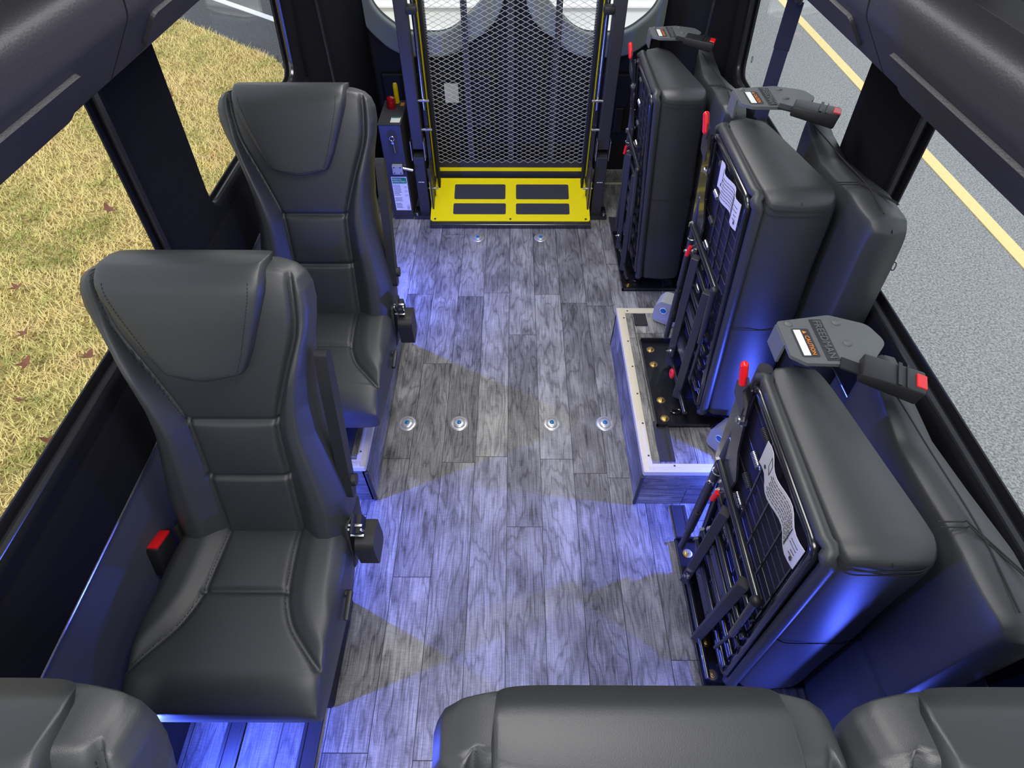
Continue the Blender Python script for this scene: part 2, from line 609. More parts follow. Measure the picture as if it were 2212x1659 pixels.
class Pad:
    """closed upholstered slab; local coords x (across), t (along), h (height above mid plane)"""

    def __init__(self, half, t0, t1, T, nexp=5.0, mexp=9.0, front=None, seams=(), seamw=0.006, seamd=0.007, nx=72, nt=110, xc=None, piping=0.0):
        self.half, self.t0, self.t1, self.T = half, t0, t1, T
        self.n, self.m = nexp, mexp
        self.front, self.seams = front, seams
        self.sw, self.sd = seamw, seamd
        self.nx, self.nt = nx, nt
        self.xc = xc or (lambda t: 0 * t)
        self.pip = piping

    def height(self, X, Tt):
        h = self.half(Tt)
        xi = (X - self.xc(Tt)) / np.maximum(h, 1e-6)
        tau = 2 * (Tt - self.t0) / (self.t1 - self.t0) - 1
        e = np.clip(1 - np.abs(xi) ** self.n, 0, 1) ** (1 / self.n) * np.clip(1 - np.abs(tau) ** self.m, 0, 1) ** (1 / self.m)
        H = self.T / 2 * e
        if self.front is not None:
            H = H + self.front(X, Tt, xi) * np.minimum(1, e * 1.3) * (e > 0)
        for s in self.seams:
            d = polydist(X, Tt, s)
            H = H - self.sd * np.exp(-(d / self.sw) ** 2) * smoothstep(.45, .85, e)
            if self.pip:
                H = H + self.pip * np.exp(-((d - self.sw * 1.9) / (self.sw * .8)) ** 2) * (e > 0.3)
        return H, e

    def mesh(self, name, mp):
        nx, nt = self.nx, self.nt
        u = np.linspace(-1, 1, nx + 1)
        xi = 0.55 * u + 0.45 * np.sin(PI / 2 * u)
        v = np.linspace(-1, 1, nt + 1)
        tau = 0.7 * v + 0.3 * np.sin(PI / 2 * v)
        tt = self.t0 + (tau + 1) / 2 * (self.t1 - self.t0)
        TT, XI = np.meshgrid(tt, xi, indexing='ij')
        X = self.xc(TT) + XI * self.half(TT)
        H, e = self.height(X, TT)
        H[0, :] = H[-1, :] = 0
        H[:, 0] = H[:, -1] = 0
        B = -self.T / 2 * e
        verts, idx_f, idx_b = [], np.zeros_like(X, int), np.zeros_like(X, int)
        for i in range(nt + 1):
            for j in range(nx + 1):
                idx_f[i, j] = len(verts)
                verts.append(mp(X[i, j], TT[i, j], H[i, j]))
        bi = sorted(set(list(range(0, nt + 1, 3)) + [nt]))
        bj = sorted(set(list(range(0, nx + 1, 3)) + [nx]))
        for i in range(nt + 1):
            for j in range(nx + 1):
                if i in (0, nt) or j in (0, nx):
                    idx_b[i, j] = idx_f[i, j]
                else:
                    idx_b[i, j] = len(verts)
                    verts.append(mp(X[i, j], TT[i, j], B[i, j]))
        faces = []
        for i in range(nt):
            for j in range(nx):
                faces.append((idx_f[i, j], idx_f[i, j + 1], idx_f[i + 1, j + 1], idx_f[i + 1, j]))
                faces.append((idx_b[i, j], idx_b[i + 1, j], idx_b[i + 1, j + 1], idx_b[i, j + 1]))
        me = bpy.data.meshes.new(name)
        me.from_pydata([tuple(map(float, q)) for q in verts], [], [tuple(map(int, f)) for f in faces])
        me.update()
        bm = bmesh.new()
        bm.from_mesh(me)
        bmesh.ops.remove_doubles(bm, verts=bm.verts[:], dist=1e-6)
        bmesh.ops.recalc_face_normals(bm, faces=bm.faces[:])
        bm.to_mesh(me)
        bm.free()
        me.shade_smooth()
        return me

    def stitches(self, lines, mp, step=0.0075, ln=0.0042, w=0.0009, lift=0.0006, off=0.0):
        mb = MB()
        for line in lines:
            pts = []
            for (a, b) in zip(line[:-1], line[1:]):
                L = math.hypot(b[0] - a[0], b[1] - a[1])
                nrm = (-(b[1] - a[1]) / max(L, 1e-6) * off, (b[0] - a[0]) / max(L, 1e-6) * off)
                k = max(1, int(L / step))
                for q in range(k):
                    s0 = q / k
                    s1 = s0 + ln / max(L, 1e-6)
                    P = []
                    for s in (s0, s1):
                        x = a[0] + (b[0] - a[0]) * s + nrm[0]
                        t = a[1] + (b[1] - a[1]) * s + nrm[1]
                        H, e = self.height(np.array([x]), np.array([t]))
                        P.append(Vector(mp(x, t, float(H[0]) + lift)))
                    if (P[1] - P[0]).length > 1e-4:
                        mb.cyl(P[0], P[1], w, n=5)
        return mb


def ip(tab):
    xs = np.array([p[0] for p in tab], float)
    ys = np.array([p[1] for p in tab], float)
    return lambda t: np.interp(t, xs, ys)


def densify(line, n=6):
    """Catmull-Rom"""
    P = [line[0]] + list(line) + [line[-1]]
    out = []
    for i in range(1, len(P) - 2):
        p0, p1, p2, p3 = map(np.array, (P[i - 1], P[i], P[i + 1], P[i + 2]))
        for k in range(n):
            s = k / n
            out.append(tuple(0.5 * ((2 * p1) + (-p0 + p2) * s + (2 * p0 - 5 * p1 + 4 * p2 - p3) * s * s + (-p0 + 3 * p1 - 3 * p2 + p3) * s ** 3)))
    out.append(tuple(line[-1]))
    return out


# ------------------------------------------------------------------ outside
def flat(name, poly, z, m, label, cat, thick=0.02):
    mb = MB()
    mb.prism(poly, thick, Matrix.Translation((0, 0, z - thick)))
    return mb


GZ = -0.70
o = flat('', [(-30, -14), (40, -14), (40, 60), (-30, 60)], GZ - 0.03, None, '', '').build('trim_1', M['darkasphalt'])
o.name = 'asphalt_lot'
tag(o, 'dark grey asphalt lot behind the lawn seen beyond the rear left window', 'asphalt', kind='structure')
# lawn: everything left of the line (-4.4,8.4)-(-2.25,6.1)-( -1.2,5.0)
lawn_poly = [(-14, -8), (-0.9, -8), (-0.9, 4.7), (-2.25, 6.13), (-2.64, 6.86), (-4.14, 8.1), (-5.6, 9.1), (-14, 14)]
o = flat('', lawn_poly, GZ, None, '', '', 0.03).build('lawn_ground', M['soil'])
tag(o, 'dry straw coloured lawn outside the left windows', 'lawn', kind='structure')
o = flat('', [(1.25, -14), (16, -14), (16, 60), (1.25, 60)], GZ - 0.005, None, '', '', 0.02).build('road', M['asphalt'])
tag(o, 'light grey asphalt road outside the right windows', 'road', kind='structure')
o = flat('', [(3.545, -14), (3.655, -14), (3.655, 40), (3.545, 40)], GZ + 0.002, None, '', '', 0.006).build('yellow_road_line', M['paintyellow'])
tag(o, 'pale yellow painted line along the road outside the right windows', 'road marking')
d = Vector((-2.999 + 3.912, 8.194 - 8.911)).normalized()
nrm = Vector((-d.y, d.x))
a0 = Vector((-3.912, 8.911)) - d * 6
b0 = Vector((-2.999, 8.194)) + d * 5
poly = [tuple(a0 - nrm * 0.05), tuple(b0 - nrm * 0.05), tuple(b0 + nrm * 0.05), tuple(a0 + nrm * 0.05)]
o = flat('', poly, GZ - 0.024, None, '', '', 0.006).build('white_road_line', M['paintwhite'])
tag(o, 'white painted line on the dark asphalt beyond the rear left window', 'road marking')
# white ribbed panel assumed behind the van, identity unknown
mb = MB()
mb.box((0, 5.6, 0.45), (3.4, 0.08, 2.3))
for k in range(11):
    mb.box((0, 5.545, -0.6 + 0.2 * k), (3.4, 0.03, 0.012))
o = mb.build('ribbed_panel', M['whitewall'])
tag(o, 'bright white ribbed panel standing behind the rear door windows', 'garage door')


# grass blades (uncountable)
def in_poly(x, y, poly):
    inside = np.zeros(x.shape, bool)
    n = len(poly)
    for i in range(n):
        x1, y1 = poly[i]
        x2, y2 = poly[(i + 1) % n]
        c = ((y1 > y) != (y2 > y)) & (x < (x2 - x1) * (y - y1) / (y2 - y1 + 1e-12) + x1)
        inside ^= c
    return inside


def blade_mat():
    m = bpy.data.materials.new('grass_blade')
    m.use_nodes = True
    nt = m.node_tree
    b = nt.nodes['Principled BSDF']
    b.inputs['Roughness'].default_value = 0.8
    b.inputs['Specular IOR Level'].default_value = 0.2
    t = nt.nodes.new('ShaderNodeTexCoord')
    n1 = nt.nodes.new('ShaderNodeTexNoise')
    n1.inputs['Scale'].default_value = 2.4
    n1.inputs['Detail'].default_value = 4
    n2 = nt.nodes.new('ShaderNodeTexNoise')
    n2.inputs['Scale'].default_value = 45
    nt.links.new(t.outputs['Object'], n1.inputs['Vector'])
    nt.links.new(t.outputs['Object'], n2.inputs['Vector'])
    ad = nt.nodes.new('ShaderNodeMath')
    ad.operation = 'ADD'
    ml = nt.nodes.new('ShaderNodeMath')
    ml.operation = 'MULTIPLY'
    ml.inputs[1].default_value = 0.55
    nt.links.new(n2.outputs['Fac'], ml.inputs[0])
    nt.links.new(n1.outputs['Fac'], ad.inputs[0])
    nt.links.new(ml.outputs[0], ad.inputs[1])
    r = nt.nodes.new('ShaderNodeValToRGB')
    r.color_ramp.elements[0].position = 0.60
    r.color_ramp.elements[0].color = (0.30, 0.34, 0.07, 1)
    r.color_ramp.elements[1].position = 0.98
    r.color_ramp.elements[1].color = (0.86, 0.62, 0.30, 1)
    e = r.color_ramp.elements.new(0.76)
    e.color = (0.88, 0.74, 0.30, 1)
    nt.links.new(ad.outputs[0], r.inputs[0])
    nt.links.new(r.outputs[0], b.inputs['Base Color'])
    return m


NB = 210000
gx = rng.uniform(-7.0, -1.0, NB)
gy = rng.uniform(0.3, 9.2, NB)
# denser close to the van
keep = in_poly(gx, gy, lawn_poly) & (rng.random(NB) < np.clip(2.2 / (0.4 + (-gx - 1.0) * 0.45 + gy * 0.25), 0.15, 1))
gx, gy = gx[keep], gy[keep]
n = len(gx)
ang = rng.uniform(0, 2 * PI, n)
hh = rng.uniform(0.015, 0.055, n)
lean = rng.uniform(0.5, 2.2, n) * hh
wd = rng.uniform(0.0022, 0.0045, n)
ca, sa = np.cos(ang), np.sin(ang)
v0 = np.stack([gx - sa * wd, gy + ca * wd, np.full(n, GZ)], 1)
v1 = np.stack([gx + sa * wd, gy - ca * wd, np.full(n, GZ)], 1)
v2 = np.stack([gx + ca * lean, gy + sa * lean, GZ + hh], 1)
co = np.stack([v0, v1, v2], 1).reshape(-1, 3)
me = bpy.data.meshes.new('grass')
me.vertices.add(3 * n)
me.vertices.foreach_set('co', co.astype(np.float32).ravel())
me.loops.add(3 * n)
me.loops.foreach_set('vertex_index', np.arange(3 * n, dtype=np.int32))
me.polygons.add(n)
me.polygons.foreach_set('loop_start', np.arange(0, 3 * n, 3, dtype=np.int32))
me.update(calc_edges=True)
o = link_mesh('grass', me, blade_mat())
tag(o, 'short dry yellow green grass blades covering the lawn', 'grass', kind='stuff')

# fallen leaves
leaf_proto = None
for k, (lx, ly) in enumerate([(-2.35, 1.75), (-2.6, 1.95), (-2.9, 1.7), (-2.2, 2.3), (-2.45, 2.7), (-3.0, 2.5), (-3.3, 2.2), (-2.05, 1.5), (-2.75, 3.1),
                              (-3.5, 3.0), (-2.3, 3.4), (-2.6, 3.8), (-3.1, 3.7), (-3.8, 3.5), (-2.15, 2.0), (-2.5, 2.2), (-2.8, 2.15), (-3.2, 2.9),
                              (-1.95, 3.0), (-2.0, 4.2), (-2.9, 4.8), (-2.4, 5.2), (-3.3, 5.8), (-2.7, 1.5), (-3.1, 1.4), (-2.5, 1.3), (-2.25, 1.2), (-2.9, 2.0)]):
    if leaf_proto is None:
        mb = MB()
        outl = []
        for q in range(20):
            a = 2 * PI * q / 20
            r = 0.030 * (1 + 0.35 * math.cos(5 * a)) * (1.25 if abs(math.cos(a)) > 0.7 else 0.8)
            outl.append((r * math.cos(a), r * math.sin(a)))
        mb.prism(outl, 0.0015)
        mb.xform(lambda c: (c.x, c.y, c.z + 9 * (c.x * c.x) + 5 * c.y * c.y))
        leaf_proto = mb.build('fallen_leaf', M['leaf'])
        o = leaf_proto
    else:
        o = leaf_proto.copy()
        COL.objects.link(o)
    o.location = (lx + random.uniform(-.1, .1), ly + random.uniform(-.1, .1), GZ + 0.062)
    o.rotation_euler = (random.uniform(-.4, .4), random.uniform(-.4, .4), random.uniform(0, 6.28))
    s = random.uniform(0.8, 1.5)
    o.scale = (s, s, s)
    tag(o, 'dry brown fallen leaf lying on the yellow lawn', 'leaf', 'fallen leaves on the lawn')

# ------------------------------------------------------------------ van shell
Y0, Y1 = -1.3, 3.25
mb = MB()
mb.box((0, (Y0 + Y1) / 2, -0.03), (1.86, Y1 - Y0, 0.06))
o = mb.build('floor', M['wood'])
tag(o, 'grey wood plank vinyl floor of the van', kind='structure')
mb = MB()
mb.box((0, 3.09, 0.003), (1.7, 0.012, 0.006))
o = mb.build('trim_1', M['alu'])
tag(o, kind='structure')
mb = MB()
mb.box((0, (Y0 + Y1) / 2, 2.00), (1.80, Y1 - Y0, 0.04))
o = mb.build('ceiling', M['blackpanel'])
tag(o, kind='structure')
for i, (lx, ly, sx, sy, e) in enumerate(FILL_PANELS):  # housings and glowing faces made up for the unseen fill lights
    mb = MB()
    mb.box((0, 0, 0), (sx + 0.04, sy + 0.04, 0.03), bev=0.006)
    r = mb.build('roof_fill_panel', M['trimplastic'])
    r.location = (lx, ly, 1.964)
    mb = MB()
    mb.box((0, 0, -0.018), (sx, sy, 0.008))
    mb.build('fill_face', M['fill_face'], r)
    tag(r, ['added unseen fill light panel above the front bench', 'added unseen fill light panel above the middle of the aisle', 'added unseen fill light panel in front of the wheelchair lift'][i], 'ceiling light', 'added roof fill panels')


def wall_x(z):
    """half width of the cabin at height z"""
    return float(np.interp(z, [0, 0.62, 0.93, 1.62, 2.0], [0.90, 0.905, 0.893, 0.845, 0.80]))


WIN1 = (-1.05, 1.235, 0.835, 1.66)
WIN2 = (1.475, 2.475, 0.835, 1.66)


def win_poly(w, inset=0.0, r=0.075):
    y0, y1, z0, z1 = w
    return rounded([(y0 + inset, z0 + inset), (y1 - inset, z0 + inset), (y1 - inset, z1 - inset), (y0 + inset, z1 - inset)], max(r - inset * .5, .02), 8)


for side, sg in (('left', -1), ('right', 1)):
    # upper wall with window openings, following the tumblehome
    outer = [(Y0, 0.64), (Y1, 0.64), (Y1, 1.99), (Y0, 1.99)]
    me = plate2d(outer, [win_poly(WIN1), win_poly(WIN2)], 0.035, 0.008)
    for v in me.vertices:
        y, z, t = v.co
        bulge = 0.0
        v.co = (sg * (wall_x(z) + 0.012 + t), y, z)
    o = link_mesh('wall_' + side, me, M['carpet'])
    tag(o, kind='structure')
    # carpeted ledge below the sills (slightly proud) and the lower smooth panel
    mb = MB()
    prof = [(0.905, 0.815), (0.878, 0.80), (0.868, 0.76), (0.862, 0.66), (0.867, 0.655), (0.92, 0.655), (0.92, 0.815)]
    pts = rounded([(p[0] * sg, p[1]) for p in prof], 0.008, 3)
    Mx = Matrix(((1, 0, 0, 0), (0, 0, -1, Y1), (0, 1, 0, 0), (0, 0, 0, 1)))
    mb.prism(pts, Y1 - Y0, Mx)
    o = mb.build('wall_ledge_' + side, M['carpet'], smooth=True)
    o.name = 'trim_2' if sg < 0 else 'trim_3'
    tag(o, kind='structure')
    mb = MB()
    mb.box((sg * 0.905, (Y0 + Y1) / 2, 0.32), (0.04, Y1 - Y0, 0.66))
    o = mb.build('trim_4' if sg < 0 else 'trim_5', M['greypanel'])
    tag(o, kind='structure')
    # bright thin edge strip between ledge and lower panel
    mb = MB()
    mb.tube([(sg * 0.866, Y0, 0.652), (sg * 0.866, Y1, 0.652)], 0.0028, 8)
    o = mb.build('trim_6' if sg < 0 else 'trim_7', M['zinc'], smooth=True)
    tag(o, kind='structure')
    for wi, w in enumerate((WIN1, WIN2)):
        root = empty('window_%d' % ((1 if sg < 0 else 3) + wi), (0, 0, 0))
        tag(root, '%s side window, %s of two, with black rounded frame' % (side, ('near' if wi == 0 else 'far')), 'window', kind='structure')
        # rubber seal
        mb = MB()
        hp = win_poly(w, 0.004)
        mb.tube([(sg * (wall_x(z) + 0.006), y, z) for (y, z) in hp], 0.011, 8, closed=True)
        mb.build('window_seal', M['rubber'], root, smooth=True)
        # dark printed border on the glass
        big = win_poly((w[0] - .03, w[1] + .03, w[2] - .03, w[3] + .03), 0)
        me = plate2d(big, [win_poly(w, 0.026 if wi == 0 else 0.018)], 0.004)
        for v in me.vertices:
            y, z, t = v.co
            v.co = (sg * (wall_x(z) + 0.026 + t), y, z)
        link_mesh('glass_border', me, M['blackpanel'], root)
        me = plate2d(big, [], 0.004)
        for v in me.vertices:
            y, z, t = v.co
            v.co = (sg * (wall_x(z) + 0.032 + t), y, z)
        link_mesh('window_pane', me, M['glass'], root)
        # little black maker's ring mark near the corner of the pane
        my, mz = (1.12, 0.93) if wi == 0 else (2.40, 0.93)
        mb = MB()
        ring = [(sg * (wall_x(mz) + 0.029), my + 0.007 * math.cos(a * PI / 8), mz + 0.011 * math.sin(a * PI / 8)) for a in range(16)]
        mb.tube(ring, 0.0012, 6, closed=True)
        mb.build('pane_mark', M['ink'], root)
    # rear corner pillars, thick and carpeted
    mb = MB()
    prof = rounded([(sg * 0.93, 2.56), (sg * 0.865, 2.56, .03), (sg * 0.80, 2.74, .06), (sg * 0.775, 3.0, .05), (sg * 0.735, 3.2), (sg * 0.93, 3.2)], 0.01, 5)
    mb.prism(prof, 2.0)
    o = mb.build('trim_8' if sg < 0 else 'trim_9', M['carpet'], smooth=True)
    tag(o, kind='structure')
    mb = MB()
    mb.tube([(sg * 0.815, 2.70, 0.02), (sg * 0.815, 2.70, 1.97)], 0.008, 8)
    o = mb.build('trim_10' if sg < 0 else 'trim_11', M['rubber'], smooth=True)
    tag(o, kind='structure')

# overhead racks ----------------------------------------------------
def rack(sg, y0, y1, name, label, panels):
    root = empty(name, (0, y0, 1.45 if sg < 0 else 1.425))
    L = y1 - y0
    prof = [(-0.812, 1.44), (-0.72, 1.425), (-0.615, 1.438, .012), (-0.565, 1.468, .02), (-0.502, 1.545, .035), (-0.492, 1.600, .03), (-0.545, 1.606, .02),
            (-0.575, 1.575, .02), (-0.70, 1.568), (-0.812, 1.60)]
    pts = rounded([((p[0] * -sg), p[1] - 1.45) + tuple(p[2:]) for p in prof], 0.006, 6)
    mb = MB()
    Mx = Matrix(((1, 0, 0, 0), (0, 0, -1, L), (0, 1, 0, 0), (0, 0, 0, 1)))
    mb.prism(pts, L, Mx)
    es = [e for e in mb.bm.edges if abs(e.verts[0].co.y - e.verts[1].co.y) < 1e-5 and len(e.link_faces) == 2]
    bmesh.ops.bevel(mb.bm, geom=es, offset=0.005, segments=2, affect='EDGES')
    mb.build('rack_body', M['trimplastic'], root, smooth=True)
    # embossed raised panels on the lower face
    nrm = Vector((-sg * 0.77, 0, -0.64)).normalized()
    up = Vector((sg * -0.64, 0, 0.77))
    up = Vector((-sg * 0.063, 0, 0.077)).normalized()
    for (a, b) in panels:
        c = Vector((sg * 0.538, (a + b) / 2 - y0, 1.503 - 1.45))
        ln = b - a
        shp = rounded([(-ln / 2, -0.028), (ln / 2, -0.040), (ln / 2, 0.030), (-ln / 2, 0.030)], 0.012, 4)
        R = Matrix((Vector((0, 1, 0)), up, Vector((0, 1, 0)).cross(up))).transposed().to_4x4()
        mb = MB()
        mb.prism(shp, 0.014, Matrix.Translation(c) @ R @ Matrix.Translation((0, 0, -0.007)))
        mb.build('embossed_panel', M['trimplastic'], root)
    tag(root, label, 'overhead rack')
    return root


rack(-1, -0.95, 0.84, 'overhead_rack', 'dark textured overhead rack section nearest the camera above the left windows', [(-0.5, 0.72)])
rack(-1, 0.845, 2.6, 'overhead_rack', 'dark textured overhead rack section farther back above the left windows', [(0.93, 1.95)])
rack(1, -0.95, 0.93, 'overhead_rack', 'dark textured overhead rack section nearest the camera above the right windows', [(-0.5, 0.86)])
rack(1, 0.935, 2.6, 'overhead_rack', 'dark textured overhead rack section farther back above the right windows', [(1.0, 1.9)])

# courtesy lamps (fixtures) --------------------------------------------
for i, (bx, by) in enumerate(BLUE_SPOTS):
    sg = 1 if bx > 0 else -1
    mb = MB()
    mb.lathe((sg * 0.884, by, BLUE_Z), [(0.024, -0.004 * sg), (0.024, -0.008 * sg), (0.018, -0.014 * sg)], 20, 'X')
    r = mb.build('courtesy_lamp', M['plastic'], smooth=True)
    mb = MB()
    mb.lathe((sg * 0.8705, by, BLUE_Z), [(0.015, .003 * sg), (0.015, 0), (0, 0)], 20, 'X')
    mb.build('lens', M['lamp'], r, smooth=True)
    tag(r, 'small round blue courtesy lamp low on the %s wall, %s' % (('left' if sg < 0 else 'right'), ['beside the nearer seats', 'before the wheel box', 'near the lift', 'nearest the front'][i % 4]), 'lamp', 'blue courtesy lamps')

mb = MB()
mb.box((0, 3.215, 1.0), (.05, .02, 1.96), bev=.004)
o = mb.build('trim_12', M['blackpanel'])
tag(o, kind='structure')
# rear doors ------------------------------------------------------------
for sg in (-1, 1):
    root = empty('door_%d' % (1 if sg < 0 else 2), (0, 3.2, 0))
    tag(root, '%s rear door with rounded window and grey trim' % ('left' if sg < 0 else 'right'), 'door', kind='structure')
    win = [(-0.735, 1.05), (-0.71, 0.86, .20), (-0.56, 0.745, .22), (-0.33, 0.745, .22), (-0.14, 0.90, .20), (-0.10, 1.1, .2), (-0.10, 1.75, .1), (-0.70, 1.75, .1)]
    tr = [(-0.785, 1.05), (-0.765, 0.82, .25), (-0.60, 0.66, .25), (-0.33, 0.66, .25), (-0.07, 0.83, .22), (-0.045, 1.05, .2), (-0.055, 1.80, .1), (-0.75, 1.80, .1)]
    w2 = rounded([(-sg * p[0], p[1]) + tuple(p[2:]) for p in win], 0.06, 8)
    t2 = rounded([(-sg * p[0], p[1]) + tuple(p[2:]) for p in tr], 0.06, 8)
    me = plate2d([(sg * 0.0045, 0.02), (sg * 0.90, 0.02), (sg * 0.90, 1.98), (sg * 0.0045, 1.98)], [w2], 0.05, 0.004)
    for v in me.vertices:
        v.co = (v.co.x, 0.05 + v.co.z, v.co.y)
    link_mesh('door_panel', me, M['blackpanel'], root)
    me = plate2d(t2, [w2], 0.03, 0.010, 3)
    for v in me.vertices:
        x, z, t = v.co
        v.co = (x, 0.012 + t, z)
    o = link_mesh('window_trim', me, M['doortrim'], root)
    me.shade_smooth()
    me.set_sharp_from_angle(angle=math.radians(40))
    mb = MB()
    mb.tube([(x, 0.02, z) for (x, z) in w2], 0.008, 8, closed=True)
    mb.build('window_seal', M['rubber'], root, smooth=True)
    me = plate2d(t2, [], 0.004)
    for v in me.vertices:
        v.co = (v.co.x, 0.065 + v.co.z, v.co.y)
    link_mesh('window_pane', me, M['glass'], root)
    mb = MB()
    mb.box((sg * 0.40, 0.01, 0.42), (0.62, 0.02, 0.30), bev=0.012)
    mb.build('lower_panel', M['blackpanel'], root)
    if sg > 0:
        mb = MB()
        mb.box((0.58, -0.005, 0.33), (0.05, 0.03, 0.14), bev=0.006)
        mb.build('door_pull', M['plastic'], root)
    else:
        mb = MB()
        mb.box((-0.34, -0.002, 0.47), (0.075, 0.004, 0.10))
        o = mb.build('warning_label', M['white'], root)
        o['label'] = 'white label on the door panel'

# ------------------------------------------------------------------ wheel boxes
def wheel_box(sg, xin, ya, yb, label):
    root = empty('wheel_box', (sg * (xin + 0.2), (ya + yb) / 2, 0))
    ox, oy = root.location.x, root.location.y
    H = 0.21
    xo = 0.884
    def L(x, y, z):
        return (sg * x - ox, y - oy, z)
    mb = MB()
    mb.box(L((xin + xo) / 2, (ya + yb) / 2, H - 0.004), (xo - xin - .004, yb - ya - .004, 0.008))
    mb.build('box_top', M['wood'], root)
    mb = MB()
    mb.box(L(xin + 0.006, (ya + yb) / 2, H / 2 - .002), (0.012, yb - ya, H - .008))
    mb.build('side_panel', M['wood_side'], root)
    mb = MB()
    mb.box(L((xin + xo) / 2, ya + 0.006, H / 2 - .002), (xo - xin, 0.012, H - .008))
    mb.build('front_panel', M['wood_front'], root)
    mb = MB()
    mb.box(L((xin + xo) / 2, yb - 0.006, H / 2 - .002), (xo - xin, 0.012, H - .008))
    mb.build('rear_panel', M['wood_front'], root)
    # aluminium nosing: L section with ribs
    W = 0.030
    def nosing(a, b, name):
        (x1, y1), (x2, y2) = a, b
        mb = MB()
        mb.box(L((x1 + x2) / 2, (y1 + y2) / 2, H + .0015), (abs(x2 - x1) or W, abs(y2 - y1) or W, 0.004), bev=0.0012, seg=1)
        o = mb.build('edge_trim', M['alu'], root)
        for k in (-1, 0, 1):
            pass
        return o
    tr = []
    tr.append(nosing((xin + W / 2, ya), (xin + W / 2, yb), 'edge_trim'))
    tr.append(nosing((xin + W, ya + W / 2), (xo, ya + W / 2), 'edge_trim'))
    tr.append(nosing((xin + W, yb - W / 2), (xo, yb - W / 2), 'edge_trim'))
    mb = MB()
    mb.box(L(xin - 0.001, (ya + yb) / 2, H - .008), (0.003, yb - ya + .003, 0.020))
    for k in range(4):
        mb.box(L(xin + 0.005 + k * 0.0035, (ya + yb) / 2, H + .004), (0.0012, yb - ya, 0.0014))
    mb.build('edge_lip', M['alu'], root)
    mb = MB()
    mb.box(L((xin + xo) / 2, ya - 0.001, H - .008), (xo - xin, 0.003, 0.020))
    for k in range(4):
        mb.box(L((xin + xo) / 2, ya + 0.005 + k * 0.0035, H + .004), (xo - xin - .03, 0.0012, 0.0014))
    mb.build('edge_lip', M['alu'], root)
    mb = MB()
    mb.box(L(xin - .0015, ya - .0015, H / 2 - .01), (0.012, 0.012, H - .03), bev=0.004)
    mb.build('corner_trim', M['satin'], root)
    for k in range(6):
        mb = MB()
        p = L(xin + 0.021, ya + 0.06 + k * (yb - ya - 0.12) / 5, H + .0035)
        mb.lathe(p, [(0.0034, 0), (0.0034, 0.0008), (0.0008, 0.0012)], 10)
        mb.build('screw', M['ink'], root)
    for k in range(3):
        mb = MB()
        p = L(xin + 0.10 + k * 0.14, ya + 0.021, H + .0035)
        mb.lathe(p, [(0.0034, 0), (0.0034, 0.0008), (0.0008, 0.0012)], 10)
        mb.build('screw', M['ink'], root)
    for k in range(2):
        mb = MB()
        p = L(xin + 0.04 + k * 0.13, yb - 0.018, H + .0035)
        mb.lathe(p, [(0.0034, 0), (0.0034, 0.0008), (0.0008, 0.0012)], 10)
        mb.build('screw', M['ink'], root)
    tag(root, label, 'wheel box')
    return root


wheel_box(1, 0.425, 0.983, 1.765, 'wood-clad wheel box with aluminium edges under the middle folded bench')
wheel_box(-1, -(-0.485), 0.995, 1.787, 'wood-clad wheel box with aluminium edges under the farther left seat')


# floor seat tracks -----------------------------------------------------
def track(x, ya, yb, z, label, w=0.05, group='black seat tracks in the floor'):
    mb = MB()
    mb.box((0, 0, 0.002), (w, yb - ya, 0.004))
    for k in (-1, 1):
        mb.box((k * (w / 2 - 0.005), 0, 0.004), (0.010, yb - ya, 0.005), bev=0.001, seg=1)
    o = mb.build('seat_track', M['satin'])
    o.location = (x, (ya + yb) / 2, z)
    tag(o, label, 'floor track', group)
    return o


track(0.545, 2.36, 2.74, 0, 'black floor track beside the rearmost folded bench')
track(0.575, 0.80, 0.975, 0, 'black floor track in front of the right wheel box, aisle side')
track(0.505, 0.99 + .03, 1.18, 0.214, 'black floor track on the right wheel box, aisle side')
track(0.70, 0.99 + .03, 1.18, 0.214, 'black floor track on the right wheel box, wall side')
track(0.51, 1.66, 1.725, 0.214, 'short black floor track at the rear end of the right wheel box')
track(-0.545, -0.05, 0.40, 0, 'black floor track under the nearer left seat, aisle side')
track(-0.755, -0.05, 0.40, 0, 'black floor track under the nearer left seat, wall side')
track(-0.56, 1.03, 1.75, 0.214, 'black floor track on the left wheel box')

# tie-down pockets --------------------------------------------------------
def tie_down():
    root = empty('tie_down_anchor')
    mb = MB()
    mb.lathe((0, 0, 0), [(0.0355, 0), (0.0355, 0.0015), (0.032, 0.004), (0.0265, 0.0045), (0.0262, 0.0012), (0, 0.0012)], 40)
    mb.build('outer_ring', M['silver'], root, smooth=True)
    mb = MB()
    mb.lathe((0, 0, 0), [(0.0225, 0), (0.0225, 0.006), (0.019, 0.0085), (0.0105, 0.009), (0.0100, 0.0075), (0, 0.0075)], 36)
    mb.build('inner_ring', M['silver'], root, smooth=True)
    mb = MB()
    mb.lathe((0, 0, 0), [(0.0085, 0.0072), (0.0085, 0.0095), (0.006, 0.011), (0, 0.011)], 24)
    mb.build('centre_plug', M['bluedot'], root, smooth=True)
    return root


td = tie_down()
TD = [(-0.415, 1.328, 'leftmost'), (-0.212, 1.329, 'second from the left'), (0.150, 1.331, 'third from the left'), (0.358, 1.331, 'rightmost')]
first = True
for (x, y, w) in TD:
    o = td if first else copy_tree(td)
    first = False
    o.location = (x, y, 0)
    tag(o, 'silver floor anchor with blue centre, %s in the row across the aisle' % w, 'floor anchor', 'round floor anchors')
for (x, y, w) in [(-0.192, 2.549, 'left'), (0.141, 2.55, 'right')]:
    o = copy_tree(td)
    o.location = (x, y, 0)
    tag(o, 'silver floor anchor with blue centre, %s one in front of the yellow ramp' % w, 'floor anchor', 'round floor anchors')

